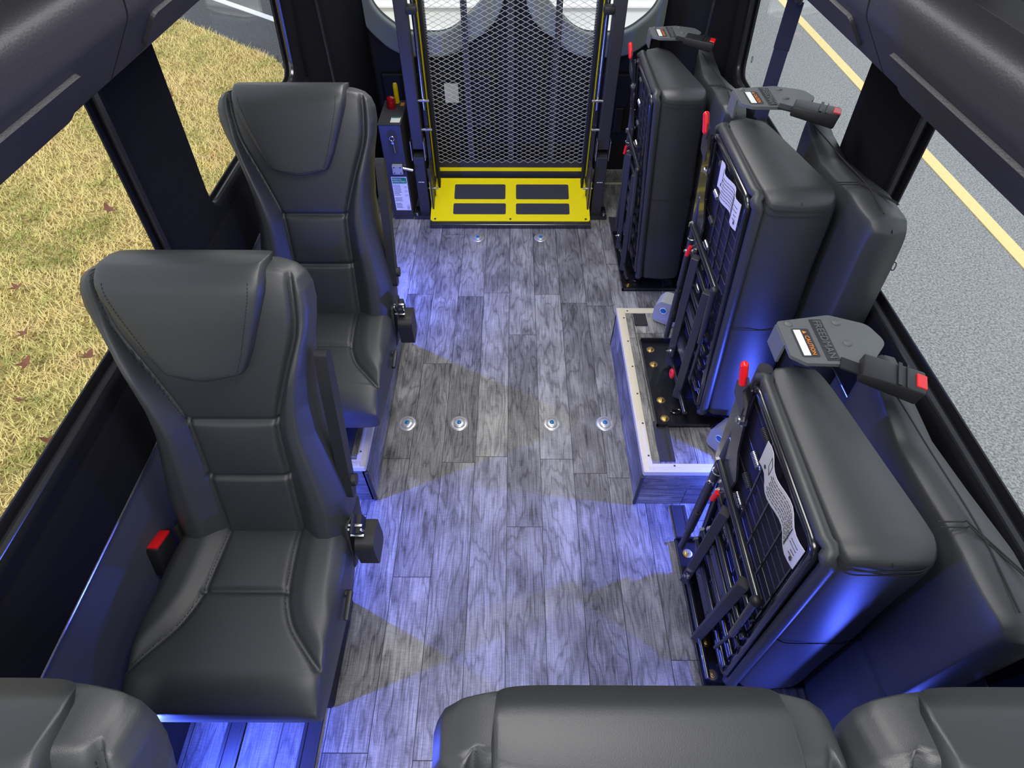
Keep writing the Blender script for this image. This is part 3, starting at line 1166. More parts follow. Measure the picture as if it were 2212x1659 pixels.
# ------------------------------------------------------------------ passenger seats
TH = math.radians(18)
BT = 0.115
back_half = ip([(-0.06, .205), (0, .218), (.1, .220), (.2, .203), (.3, .186), (.38, .184), (.45, .192), (.51, .206), (.56, .222), (.60, .230), (.635, .228), (.657, .218), (.671, .200), (.679, .175), (.683, .15)])
SEAM = densify([(.094, -.05), (.096, .08), (.096, .18), (.097, .28), (.104, .34), (.143, .45), (.178, .54), (.188, .60), (.190, .66), (.186, .70)], 4)
seam_x = ip([(p[1], p[0]) for p in SEAM])


def back_front(X, T, xi):
    s = seam_x(T)
    ax = np.abs(X)
    hw = back_half(T)
    r = (ax - s) / np.maximum(hw - s, .01)
    fade = 1 - .82 * smoothstep(.44, .61, T)
    bol = .040 * fade * smoothstep(0, .45, r) * (1 - .55 * smoothstep(.6, 1.0, r))
    cen = np.where(ax < s, (1 - (ax / np.maximum(s, .01)) ** 2), 0)
    panel = np.zeros_like(T)
    for (a, b, am) in ((-.05, .168, .010), (.168, .331, .010), (.331, .72, .011)):
        m = (T > a) & (T < b)
        q = np.clip((T - a) / (b - a), 0, 1)
        panel = np.where(m, am * (np.sin(PI * q)) ** .6, panel)
    return bol + panel * cen ** .6


back_seams = [[(p[0], p[1]) for p in SEAM], [(-p[0], p[1]) for p in SEAM], [(-.096, .168), (.096, .168)], [(-.103, .331), (.103, .331)]]
PADB = Pad(back_half, -.06, .683, BT, 5.5, 16, back_front, back_seams, .006, .010, nx=96, nt=170, xc=lambda t: -.010 * smoothstep(.4, .6, t))


def mp_back(x, t, h):
    q = h - BT / 2
    # the lower edge tucks behind the cushion; the top rolls backwards a little
    if h < 0:
        q = -BT / 2 + h * (1 - .62 * float(smoothstep(.30, .62, np.array(t))))
    q += .030 * float(smoothstep(.50, .60, np.array(t))) * 0
    roll = 0.9 * max(0.0, t - .58) ** 2
    return (x, t * math.sin(TH) - q * math.cos(TH) + roll, .46 + t * math.cos(TH) + q * math.sin(TH))


# head pillow
pil_half = ip([(.456, .012), (.462, .045), (.472, .082), (.48, .088), (.52, .109), (.60, .141), (.64, .156), (.66, .160), (.685, .160), (.700, .158)])
PT = 0.085
PADP = Pad(pil_half, .456, .700, PT, 8, 18, lambda X, T, xi: 0.004 * (1 - xi ** 2), [], nx=60, nt=70)


def mp_pillow(x, t, h):
    q = h - PT / 2 + .040
    x -= .010
    roll = 0.9 * max(0.0, t - .58) ** 2 + 2.2 * max(0.0, t - .645) ** 2 * 4
    return (x, t * math.sin(TH) - q * math.cos(TH) + roll, .46 + t * math.cos(TH) + q * math.sin(TH) - 1.2 * max(0.0, t - .655) ** 2 * 6)


# cushion
CT = 0.135
cush_half = ip([(-.03, .205), (0, .212), (.1, .222), (.2, .222), (.3, .219), (.36, .217), (.40, .215), (.42, .213)])
CS = densify([(.088, -.02), (.090, .05), (.096, .14), (.104, .185), (.128, .24), (.165, .285), (.206, .330)], 4)
cseam_t = ip([(p[1], p[0]) for p in CS] + [(.34, .30), (.5, .3)])


def cush_front(X, T, xi):
    s = cseam_t(T)
    ax = np.abs(X)
    r = (ax - s) / .11
    bol = .018 * smoothstep(0, .5, r) * (1 - .5 * smoothstep(.8, 1.1, r))
    mid = np.where(ax < s, .007 * np.clip(1 - (ax / s) ** 2, 0, 1) ** .7 * np.where(T < .16, np.clip(np.sin(PI * np.clip(T / .16, 0, 1)), 0, 1) ** .5, np.clip(np.sin(PI * np.clip((T - .16) / .27, 0, 1)), 0, 1) ** .5), 0)
    drop = -.055 * smoothstep(.33, .46, T)
    return bol + mid + drop


cush_seams = [CS, [(-p[0], p[1]) for p in CS], [(-.10, .16), (.10, .16)]]
PADC = Pad(cush_half, -.03, .415, CT, 6.5, 9, cush_front, cush_seams, .006, .009, nx=90, nt=100)


def mp_cush(x, t, h):
    q = h - CT / 2
    return (x, -t, .455 + q + .008 * t / .4)


ME = {}
ME['back'] = PADB.mesh('backrest', mp_back)
ME['pillow'] = PADP.mesh('head_pillow', mp_pillow)
ME['cush'] = PADC.mesh('cushion', mp_cush)
for k in ME:
    ME[k].materials.append(M['leather'])


def share(name, key, parent, loc=(0, 0, 0)):
    o = bpy.data.objects.new(name, ME[key])
    COL.objects.link(o)
    o.parent = parent
    o.location = loc
    return o


def cache(key, mb, m, smooth=True):
    o = mb.build(key, m, None, smooth)
    me = o.data
    bpy.data.objects.remove(o)
    ME[key] = me


upper = [p for p in SEAM if p[1] > .44]
ST = {'b': [], 'c': [], 'p': []}


def stitch_set(kind, pad, mp, lines, off=0.0, lift=.0004):
    for ln_ in lines:
        key = 'st_%s%d' % (kind, len(ST[kind]))
        cache(key, pad.stitches([ln_], mp, off=off, lift=lift), M['thread'])
        ST[kind].append(key)


up_r = [(p[0], p[1]) for p in SEAM if p[1] > .30 and p[1] < .665]
up_l = [(-a_, b_) for a_, b_ in up_r]
stitch_set('b', PADB, mp_back, [up_r, up_l], .005)
stitch_set('b', PADB, mp_back, [up_r, up_l], -.005)
stitch_set('c', PADC, mp_cush, [CS, [(-p[0], p[1]) for p in CS]], .005)
stitch_set('c', PADC, mp_cush, [CS, [(-p[0], p[1]) for p in CS]], -.005)
tt = np.linspace(.480, .668, 30)
pl = [(float(pil_half(t)) * .86, float(t)) for t in tt]
bot = [(-.075, .4765), (-.04, .469), (0, .464), (.04, .469), (.075, .4765)]
stitch_set('p', PADP, mp_pillow, [pl, [(-a_, b_) for a_, b_ in pl], bot], 0, .0003)

# side shell / armrest / lever etc meshes in seat-local coordinates
def along(x, s, q):
    return Vector((x, s * math.sin(TH) - q * math.cos(TH), .46 + s * math.cos(TH) + q * math.sin(TH)))


mb = MB()
shp = rounded([(-.016, .085), (.018, .080), (.022, .40), (.018, .500), (-.016, .490), (-.020, .38)], .026, 7)
# prism in (q,s) plane, thickness in x
A = []
bmv = mb.bm
front = [bmv.verts.new(along(.233, s, q - .035)) for (q, s) in shp]
back_ = [bmv.verts.new(along(.206, s, q - .035)) for (q, s) in shp]
bmv.faces.new(front)
bmv.faces.new(back_[::-1])
for k in range(len(shp)):
    k2 = (k + 1) % len(shp)
    bmv.faces.new((front[k], back_[k], back_[k2], front[k2]))
es = [e for e in bmv.edges if len(e.link_faces) == 2 and e.calc_face_angle(0) > 1.2]
bmesh.ops.bevel(bmv, geom=es, offset=.009, segments=4, affect='EDGES')
cache('arm', mb, M['plastic'])
mb = MB()
mb.cyl(along(.19, .13, -.035), along(.243, .13, -.035), .016, n=20)
cache('armpivot', mb, M['plastic'])
mb = MB()
mb.box((.233, -.175, .405), (.014, .070, .016), rot=Matrix.Rotation(.15, 3, 'X'), bev=.005)
mb.cyl((.20, -.145, .402), (.236, -.145, .402), .009, n=14)
cache('lever', mb, M['plastic'])
# belt retractor on the aisle side
mb = MB()
prof = rounded([(-.050, .350, .012), (.030, .350, .03), (.030, .455, .008), (-.050, .455, .034)], .018, 8)
Mx = Matrix(((0, 0, 1, .232), (1, 0, 0, 0), (0, 1, 0, 0), (0, 0, 0, 1)))
mb.prism(prof, .048, Mx)
es = [e for e in mb.bm.edges if len(e.link_faces) == 2 and e.calc_face_angle(0) > 1.2]
bmesh.ops.bevel(mb.bm, geom=es, offset=.004, segments=2, affect='EDGES')
cache('retractor', mb, M['plastic'])
mb = MB()
mb.box((.243, .0, .475), (.020, .048, .050), rot=Matrix.Rotation(.3, 3, 'X'), bev=.003)
mb.box((.238, -.012, .50), (.006, .046, .055), rot=Matrix.Rotation(.35, 3, 'X'), bev=.001)
cache('beltweb', mb, M['webbing'])
mb = MB()
for a in (0, .030):
    mb.box((.226 + a, -.020, .487), (.005, .006, .038), rot=Matrix.Rotation(.35, 3, 'X'), bev=.001)
for z in (-.017, .017):
    mb.box((.241, -.020 + z * .3, .487 + z), (.034, .006, .006), rot=Matrix.Rotation(.35, 3, 'X'), bev=.001)
cache('latch', mb, M['zinc'])
# buckle on wall side
mb = MB()
mb.box((-.242, -.06, .440), (.031, .072, .089), rot=Matrix.Rotation(-.35, 3, 'X'), bev=.006)
mb.cyl((-.242, -.03, .28), (-.242, -.05, .41), .006, n=8)
cache('buckle', mb, M['plastic'])
mb = MB()
mb.box((-.242, -.0448, .4825), (.025, .060, .008), rot=Matrix.Rotation(-.35, 3, 'X'), bev=.002)
cache('button', mb, M['red'])
# hinge covers on the side of the backrest bottom
for s, k_ in ((-1, 'hinge_l'), (1, 'hinge_r')):
    mb = MB()
    mb.box((s * .212, .02, .40), (.016, .12, .15), rot=Matrix.Rotation(-.3, 3, 'X'), bev=.007)
    cache(k_, mb, M['plastic'])


def seat_parts(root, cx, double=None, base=0.0, retractor=True, buckle=True):
    dx = (cx, 0, 0)
    share('cushion', 'cush', root, dx)
    c = root.children[-1] if False else [ch for ch in root.children if ch.name.startswith('cushion')][-1]
    for k_ in ST['c']:
        share('stitching', k_, c)
    b = share('backrest', 'back', root, dx)
    for k_ in ST['b']:
        share('stitching', k_, b)
    p = share('head_pillow', 'pillow', root, dx)
    for k_ in ST['p']:
        share('stitching', k_, p)
    share('hinge_cover', 'hinge_l', root, dx)
    share('hinge_cover', 'hinge_r', root, dx)
    # pedestal
    mb = MB()
    for (px, py) in ((-.12, -.05), (.09, -.05), (-.12, -.28), (.09, -.28)):
        mb.box((px, py, (base + .32) / 2), (.035, .045, .32 - base))
    mb.box((-.01, -.18, .315), (.33, .33, .025), bev=.004)
    mb.box((-.12, -.165, base + .012), (.05, .30, .022))
    mb.box((.09, -.165, base + .012), (.05, .30, .022))
    o = mb.build('pedestal', M['satin'], root)
    o.location = dx
    # solid box under the pan (what throws the shade on the floor)
    mb = MB()
    mb.box((0, -.170, (base + .302) / 2), (.27, .30, .298 - base), bev=.01)
    o = mb.build('pedestal_cover', M['blackpanel'], root)
    o.location = dx
    if retractor:
        a = share('armrest', 'arm', root, dx)
        share('pivot', 'armpivot', a)
        share('recline_lever', 'lever', root, dx)
        r = share('belt_retractor', 'retractor', root, dx)
        share('webbing', 'beltweb', r)
        share('latch_plate', 'latch', r)
    if buckle:
        u = share('buckle', 'buckle', root, dx)
        q = share('release_button', 'button', u)
        q['label'] = 'red release button'


PITCH_Y = 0.81
for (x, y, base, lab) in [(-0.63, 0.66, 0.0, 'black leatherette seat beside the nearer left window, between the bench corner and the wheel box'),
                          (-0.63, 1.47, 0.2195, 'black leatherette seat farther back on the left, mounted on the left wheel box'),
                          (-0.63, -0.13, 0.0, 'black leatherette seat cropped by the lower left corner, nearest the camera')]:
    root = empty('passenger_seat', (x, y, 0))
    seat_parts(root, 0.0, base=base)
    tag(root, lab, 'seat', 'single black passenger seats')
root = empty('double_bench_seat', (0.38, -0.135, 0))
seat_parts(root, -0.232, retractor=False, buckle=False)
seat_parts(root, 0.232, retractor=False, buckle=False)
tag(root, 'black leatherette double bench with two headrests across the bottom of the view', 'seat')


# ------------------------------------------------------------------ folded benches
FT = 0.178
fold_pad = Pad(lambda t: .43 - .022 * np.clip(1 - t / .05, 0, 1) ** 2, 0, .42, FT, 9, 7, lambda X, T, xi: .006 * np.cos(np.clip(X, -.43, .43) * PI / .43) ** 2,
               [[(0, 0), (0, .42)]], .006, .006, nx=80, nt=60)


def lean(p):
    return (p[0] - .090 * p[2], p[1], p[2])


def mp_fc(x, t, h):
    k = 1.06 - .55 * max(0.0, (t - .05)) / .42 * .8
    y = t
    z = .50 + x
    # aisle-side corner at the top rear is cut back
    return lean(((h + FT / 2) * k, y, z))


fb_half = ip([(-.12, .41), (-.09, .43), (.02, .432), (.14, .41), (.26, .392), (.38, .405), (.46, .425)])
FBT = .095


def fb_front(X, T, xi):
    ax = np.abs(np.abs(X) - .215)
    return -.018 * smoothstep(.03, .14, .2 - ax * 1.0) * smoothstep(-.0, .12, T)


fold_back = Pad(fb_half, -.12, .46, FBT, 8, 9, None, [[(0, -.12), (0, .46)]], .006, .006, nx=80, nt=60)


def mp_fb(x, t, h):
    k = 1.0 + .12 * math.exp(-((t + .03) / .10) ** 2) - .25 * smoothstep(.1, .46, np.array(t)).item()
    return lean((.300 - (h + FBT / 2) * k, t, .50 + x))


ME['fcush'] = fold_pad.mesh('folded_cushion', mp_fc)
ME['fback'] = fold_back.mesh('folded_back', mp_fb)
for k in ('fcush', 'fback'):
    ME[k].materials.append(M['leather'])

TM_FREE = text_mesh('FREEDMAN', .0215, .0010)
TM_CAUT = text_mesh('CAUTION', .0120, .0002)
TM_TRI = text_mesh('!', .010, .0002)


def put_text(name, me, m, parent, loc, xa, ya):
    """text lying with its x axis along xa and y axis along ya"""
    xa, ya = Vector(xa).normalized(), Vector(ya).normalized()
    R = Matrix((xa, ya, xa.cross(ya))).transposed().to_4x4()
    c = me.copy()
    c.transform(Matrix.Translation(loc) @ R)
    return link_mesh(name, c, m, parent)


def coil(a, b, r, turns, wr):
    a, b = Vector(a), Vector(b)
    d = (b - a)
    u = d.orthogonal().normalized()
    w = d.normalized().cross(u)
    N = turns * 10
    pts = [a + d * (i / N) + (u * math.cos(2 * PI * i / 10) + w * math.sin(2 * PI * i / 10)) * r for i in range(N + 1)]
    return pts


def folded_bench(loc, plate_x, lab, tag_paper=True):
    root = empty('folded_bench', loc)
    tag(root, lab, 'folded seat', 'benches folded up against the right wall')
    c = share('folded_cushion', 'fcush', root)
    # rolled edge of the cover round the underside
    mb = MB()
    rim = rounded([(.012, .085), (.408, .085), (.408, .918), (.012, .918)], .03, 5)
    mb.tube([lean((-.002 + .004 * math.sin(i * 1.7), p[0], p[1])) for i, p in enumerate(rim)], .0135, 10, closed=True)
    mb.build('cover_hem', M['leather'], c, smooth=True)
    def end_seam(xi, r):
        ez = (1 - abs(xi) ** 9) ** (1 / 9)
        pts = []
        for hp in np.linspace(-.985, .985, 26):
            tau = -(1 - abs(hp) ** 7) ** (1 / 7)
            t = .21 * (1 + tau)
            hw = .43 - .022 * max(0, 1 - t / .05) ** 2
            x, y, z = mp_fc(hw * xi, t, FT / 2 * ez * hp)
            pts.append((x, y - .0006, z))
        mb = MB()
        mb.tube(pts, r, 6)
        mb.build('seam', M['thread'], c, smooth=True)
    end_seam(.952, .0014)
    end_seam(.915, .0012)
    end_seam(0.0, .0011)
    b = share('folded_back', 'fback', root)
    mb = MB()
    mb.tube([lean((.236 + .02 * math.sin((y + .1) * 5), y, .9325 - .022 * smoothstep(.0, .26, np.array(y)).item())) for y in np.linspace(-.08, .42, 16)], .0016, 6)
    mb.build('seam', M['thread'], b, smooth=True)
    for q in (0, .010):
        mb = MB()
        mb.tube([lean((x, .06 + q, .9305 - .004)) for x in np.linspace(.19, .236, 6)] + [lean((.236 + .05 * s, .06 + q - .10 * s, .931)) for s in np.linspace(0, 1, 6)], .0015, 6)
        mb.build('seam', M['thread'], b, smooth=True)
    # spring cloth, frame and wire grid on the underside
    mb = MB()
    mb.box((0, 0, 0), (.006, .36, .80))
    mb.xform(lambda p: lean((p.x - .002, p.y + .21, p.z + .50)))
    u = mb.build('spring_cloth', M['navy'], root)
    mb = MB()
    fr = rounded([(.032, .105), (.392, .105), (.392, .898), (.032, .898)], .03, 5)
    mb.tube([lean((-.014, p[0], p[1])) for p in fr], .010, 10, closed=True)
    mb.build('pan_frame', M['paint'], root, smooth=True)
    for k in range(21):
        z = .13 + k * .037
        mb = MB()
        mb.tube([lean((-.010, .05, z)), lean((-.010, .262, z))], .0013, 5)
        mb.build('grid_wire', M['zinc'], root, smooth=True)
    for y in (.055, .125, .195, .262):
        mb = MB()
        mb.tube([lean((-.012, y, .125)), lean((-.012, y, .88))], .0032, 6)
        mb.build('grid_cord', M['paint'], root, smooth=True)
    for k in range(9):
        z = .165 + k * .086
        mb = MB()
        mb.tube(coil(lean((-.012, .272, z)), lean((-.012, .312, z)), .0068, 10, .001), .0014, 5)
        mb.tube([lean((-.012, .262, z)), lean((-.012, .274, z + .006))], .0013, 5)
        mb.tube([lean((-.012, .312, z)), lean((-.012, .380, z))], .0013, 5)
        mb.build('coil_spring', M['zinc'] if k % 2 else M['satin'], root, smooth=True)
    if tag_paper:
        me = bpy.data.meshes.new('paper_tag')
        N = 16
        vs, fs = [], []
        for i in range(N + 1):
            y = .035 + .225 * i / N
            wav = .006 * math.sin(i * .75)
            for z in (.812, .886):
                vs.append(lean((-.030 - wav, y, z)))
        for i in range(N + 1):
            y = .035 + .225 * i / N
            wav = .006 * math.sin(i * .75)
            for z in (.812, .886):
                vs.append(lean((-.0292 - wav, y, z)))
        o2 = 2 * (N + 1)
        for i in range(N):
            a = 2 * i
            fs.append((a, a + 1, a + 3, a + 2))
            fs.append((a + o2, a + 2 + o2, a + 3 + o2, a + 1 + o2))
            fs.append((a, a + 2, a + 2 + o2, a + o2))
            fs.append((a + 1, a + 1 + o2, a + 3 + o2, a + 3))
        fs.append((0, o2, o2 + 1, 1))
        fs.append((2 * N, 2 * N + 1, 2 * N + 1 + o2, 2 * N + o2))
        me.from_pydata([tuple(v) for v in vs], [], fs)
        tg = link_mesh('paper_tag', me, M['paper'], root)
        tg['label'] = 'pale printed paper tag'
        # print: two punch marks, a box and rows of small type
        def onpaper(y, z, dx=.0006):
            i = (y - .035) / .225 * N
            return lean((-.030 - .006 * math.sin(i * .75) - dx, y, z))
        mb = MB()
        for y in (.048, .238):
            mb.cyl(onpaper(y, .828), onpaper(y, .828, .0012), .0045, n=12)
        mb.build('punch_mark', M['ink'], tg)
        mb = MB()
        def dash(y0, y1, z, w=.0009):
            a, b2 = Vector(onpaper(y0, z)), Vector(onpaper(y1, z))
            mb.cyl(a, b2, w * .5, n=4)
        for (a, b2) in (((.225, .850), (.205, .850)), ((.225, .880), (.205, .880))):
            dash(b2[0], a[0], a[1], .0015)
        for y in (.205, .225, .078, .08):
            mb.cyl(onpaper(y, .850 if y > .1 else .82), onpaper(y, .880), .0006, n=4)
        rr = random.Random(3)
        for r in range(7):
            z = .824 + r * .0085
            y = .075 + rr.random() * .01
            while y < .185:
                w = rr.uniform(.003, .010)
                dash(y, y + w, z, .0016)
                y += w + rr.uniform(.0015, .003)
        for r in range(4):
            z = .835 + r * .011
            dash(.045, .045 + rr.uniform(.012, .024), z, .0018)
        mb.build('print', M['ink'], tg)
        for (s, yy, zz, sz) in (('OK', .215, .865, .010), ('SEAT FRAME', .12, .882, .006)):
            pass
    # vertical folding tubes at the rear edge
    for (x0, x1, y, z0, z1, r) in ((-.040, .012, .432, .16, .905, .0125), (-.062, -.010, .402, .10, .86, .0085)):
        mb = MB()
        A, B = Vector((x0 - .09 * z0, y, z0)), Vector((x1 - .09 * z1, y, z1))
        mb.cyl(A, A.lerp(B, .30), r * 1.15, n=14)
        mb.cyl(A.lerp(B, .28), A.lerp(B, .34), r * .55, n=10)
        mb.cyl(A.lerp(B, .33), A.lerp(B, .66), r * 1.1, n=14)
        mb.cyl(A.lerp(B, .66), B, r * 1.25, n=14)
        mb.build('fold_tube', M['satin'], root, smooth=True)
    # link plates by the hinge
    mb = MB()
    shp = rounded([(.33, .50), (.44, .56), (.43, .88), (.38, .90), (.345, .72), (.31, .66)], .012, 4)
    Mx = Matrix(((0, 0, 1, -.030), (1, 0, 0, 0), (0, 1, 0, 0), (0, 0, 0, 1)))
    mb.prism(shp, .005, Mx)
    mb.xform(lambda p: lean(p))
    mb.build('link_plate', M['paint'], root)
    mb = MB()
    shp = rounded([(.36, .83), (.42, .84), (.425, .875), (.405, .905), (.385, .93), (.372, .92), (.385, .885), (.36, .86)], .006, 3)
    Mx = Matrix(((0, 0, 1, -.044), (1, 0, 0, 0), (0, 1, 0, 0), (0, 0, 0, 1)))
    mb.prism(shp, .004, Mx)
    mb.xform(lambda p: lean(p))
    h = mb.build('release_lever', M['satin'], root)
    mb = MB()
    mb.tube([lean((-.046, .392, .905)), lean((-.048, .405, .945))], .0088, 10)
    mb.sphere(lean((-.048, .405, .945)), .0088, n=10)
    mb.sphere(lean((-.046, .392, .905)), .0088, n=10)
    o = mb.build('red_grip', M['red'], h, smooth=True)
    # second small lever at mid height
    mb = MB()
    mb.tube([(-.052, .30, .60), (-.075, .325, .58), (-.100, .330, .56)], .004, 6)
    h = mb.build('release_lever', M['satin'], root, smooth=True)
    mb = MB()
    mb.cyl((-.100, .330, .565), (-.104, .331, .530), .0068, n=10)
    mb.build('red_grip', M['red'], h, smooth=True)
    # leg frame: two square bars and cross brackets
    bars = []
    for (yb, yt) in ((.325, .285), (.150, .110)):
        a, bb = Vector((-.058, yb, .03)), Vector((-.088, yt, .555))
        d = (bb - a)
        R = d.to_track_quat('Z', 'X').to_matrix()
        mb = MB()
        mb.box((a + bb) / 2, (.026, .026, d.length), rot=R, bev=.002, seg=1)
        mb.build('leg_bar', M['satin'], root)
        bars.append((a, bb))
        mb = MB()
        mb.prism([(0, 0), (.05, 0), (0, .09)], .004, Matrix.Translation((-.045, yb + .004, .012)) @ Matrix.Rotation(PI / 2, 4, 'X'))
        mb.build('gusset', M['paint'], root)
    for f in (.28, .62):
        p, q = bars[0][0].lerp(bars[0][1], f), bars[1][0].lerp(bars[1][1], f)
        mb = MB()
        mb.box((p + q) / 2 + Vector((.008, 0, 0)), (.005, .16, .040), rot=Matrix.Rotation(0, 3, 'X'))
        br = mb.build('cross_bracket', M['satin'], root)
        for k in (-1, 1):
            for kk in (-1, 1):
                mb = MB()
                c0 = (p + q) / 2 + Vector((.0045, k * .055, kk * .010))
                mb.cyl(c0, c0 + Vector((.0012, 0, 0)) * -1, .003, n=8)
                mb.build('bolt_hole', M['ink'], br)
    # long shiny tubes along the bench depth
    for (x, z, ya, yb, r) in ((-.034, .600, .055, .40, .0095), (-.034, .43, .03, .30, .0095), (-.032, .37, .03, .33, .0080), (-.034, .30, .03, .36, .0085),
                              (-.054, .072, .03, .32, .0080), (-.032, .20, .03, .38, .0085), (-.032, .52, .04, .36, .0075)):
        mb = MB()
        mb.cyl(lean((x, ya, z)), lean((x, yb, z)), r, n=14)
        mb.build('cross_tube', M['paint'], root, smooth=True)
        mb = MB()
        mb.cyl(lean((x, yb - .004, z)), lean((x, yb + .004, z)), r * 1.5, n=6)
        mb.build('nut', M['zinc'], root)
    mb = MB()
    mb.box((-.030, .22, .26), (.005, .045, .20), bev=.001)
    mb.build('cross_bracket', M['satin'], root)
    # gas strut near the front edge
    mb = MB()
    mb.cyl((-.096, .052, .60), (-.084, .05, .40), .0095, n=14)
    mb.build('gas_strut', M['paint'], root, smooth=True)
    st = [c_ for c_ in root.children if c_.name.startswith('gas_strut')][-1]
    mb = MB()
    mb.cyl((-.084, .05, .41), (-.066, .075, .20), .0045, n=10)
    mb.build('rod', M['satin'], st, smooth=True)
    mb = MB()
    mb.sphere((-.096, .052, .605), .013, n=12)
    mb.build('ball_end', M['plastic'], st, smooth=True)
    # nuts and pivot heads
    for (x, y, z, r) in ((-.055, .375, .80, .013), (-.062, .40, .50, .010), (-.050, .385, .62, .009), (-.058, .30, .12, .007)):
        mb = MB()
        X = x - (.045 if z > .7 else .018)
        mb.cyl((X + .004, y, z), (X - .001, y, z), r * 1.25, n=20)
        mb.cyl((X, y, z), (X - .009, y, z), r * .85, n=6)
        mb.cyl((X - .008, y, z), (X - .014, y, z), r * .45, n=10)
        mb.build('pivot_bolt', M['zinc'], root)
    # hooks
    for (y, z) in ((.395, .70), (.40, .55)):
        mb = MB()
        mb.tube([(-.075 + .018 * math.cos(a), y + .014 * math.sin(a), z) for a in np.linspace(0, 4.6, 12)], .0022, 6)
        mb.build('wire_clip', M['zinc'], root, smooth=True)
    # floor mounting plate
    x0, x1 = plate_x, .25
    mb = MB()
    mb.box(((x0 + x1) / 2, .245, .004), (x1 - x0, .45, .008), bev=.002, seg=1)
    mb.box((x0 + .003, .245, .011), (.006, .45, .018))
    mb.box(((x0 + x1) / 2, .467, .016), (x1 - x0, .006, .026))
    mb.box(((x0 + x1) / 2, .023, .011), (x1 - x0, .006, .016))
    mb.box(((x0 + x1) / 2 + .06, .245, .016), (.05, .40, .018), bev=.004)
    pl_ = mb.build('mounting_plate', M['paint'], root)
    for y in (.42, .335, .145, .055):
        mb = MB()
        mb.lathe((x0 + .034, y, .008), [(.0150, 0), (.0150, .002), (.0105, .0025)], 24)
        mb.cyl((x0 + .034, y, .010), (x0 + .034, y, .018), .0088, n=6)
        mb.cyl((x0 + .034, y, .018), (x0 + .034, y, .021), .0045, n=12)
        mb.build('bolt', M['brass'], pl_, smooth=True)
    mb = MB()
    ring = [(x0 + .075 + .016 * math.cos(a), .085 + .010 * math.sin(a), .016) for a in np.linspace(0, 2 * PI, 16)[:-1]]
    mb.tube(ring, .004, 8, closed=True)
    mb.build('loop', M['paint'], pl_, smooth=True)
    mb = MB()
    ring = [(x0 + .055, .18 + .014 * math.cos(a), .12 + .014 * math.sin(a)) for a in np.linspace(0, 2 * PI, 14)[:-1]]
    mb.tube(ring, .0055, 8, closed=True)
    o = mb.build('red_ring', M['red'], root, smooth=True)
    # grey end plate over the hinge, with its marks
    zt = .972
    outl = rounded([(.036, .500), (.150, .520, .02), (.222, .492, .03), (.240, .440, .03), (.198, .392, .02), (.166, .378, .012), (.062, .382, .010), (.036, .402, .008)], .008, 5)
    mb = MB()
    mb.prism(outl, .008, Matrix.Translation((-.09 * zt, 0, zt - .004)))
    es = [e for e in mb.bm.edges if len(e.link_faces) == 2 and e.calc_face_angle(0) > 1.0 and abs(e.verts[0].co.z - e.verts[1].co.z) < 1e-5]
    bmesh.ops.bevel(mb.bm, geom=es, offset=.0025, segments=2, affect='EDGES')
    ep = mb.build('end_plate', M['endplate'], root, smooth=True)
    ox = -.09 * zt
    zs = zt + .004
    mb = MB()
    mb.box((ox + .036, .465, zt - .025), (.005, .06, .05))
    mb.build('bracket', M['endplate'], ep)
    for (x, y) in ((.058, .492), (.158, .496), (.160, .436)):
        mb = MB()
        mb.lathe((ox + x, y, zs), [(.0085, 0), (.0080, .002), (.005, .0042), (0, .0048)], 20)
        mb.build('rivet', M['endplate'], ep, smooth=True)
    mb = MB()
    mb.prism(rounded([(ox + .058, .398), (ox + .094, .398), (ox + .094, .478), (ox + .058, .478)], .005, 3), .0008, Matrix.Translation((0, 0, zs)))
    lb = mb.build('caution_label', M['ink'], ep)
    mb = MB()
    mb.prism([(ox + .062, .402), (ox + .076, .402), (ox + .076, .474), (ox + .062, .474)], .0006, Matrix.Translation((0, 0, zs + .0008)))
    mb.build('white_strip', M['white'], lb)
    put_text('caution_word', TM_CAUT, M['orange'], lb, (ox + .0835, .430, zs + .0016), (0, -1, 0), (1, 0, 0))
    mb = MB()
    mb.prism([(ox + .0795, .463), (ox + .0795, .471), (ox + .0875, .467)], .0006, Matrix.Translation((0, 0, zs + .0010)))
    mb.build('warning_triangle', M['orange'], lb)
    mb = MB()
    mb.prism(rounded([(ox + .104, .388), (ox + .130, .388), (ox + .130, .506), (ox + .104, .506)], .003, 3), .0006, Matrix.Translation((0, 0, zs)))
    np_ = mb.build('name_panel', M['satin'], ep)
    put_text('embossed_letters', TM_FREE, M['endplate'], np_, (ox + .117, .447, zs + .0015), (0, -1, 0), (1, 0, 0))
    # buckle lying on the top
    R = Matrix.Rotation(-.42, 3, 'Z') @ Matrix.Rotation(.10, 3, 'Y')
    c0 = Vector((ox + .208, .345, .975))
    mb = MB()
    mb.box((0, 0, 0), (.112, .060, .036), bev=.005)
    mb.box((.008, 0, .0182), (.007, .061, .002))
    mb.box((.022, 0, .0182), (.003, .061, .002))
    mb.xform(lambda p: c0 + R @ Vector((p.x, p.y, p.z * (1.0 if p.x > -.0 else .7))))
    bk = mb.build('buckle', M['plastic'], root, smooth=True)
    mb = MB()
    mb.box((.0475, 0, .0125), (.019, .036, .014), bev=.002)
    mb.xform(lambda p: c0 + R @ p)
    o = mb.build('release_button', M['red'], bk)
    o['label'] = 'red release button'
    mb = MB()
    mb.box(c0 + R @ Vector((-.065, 0, -.006)), (.05, .030, .004), rot=R)
    mb.build('webbing', M['webbing'], bk, smooth=True)
    return root


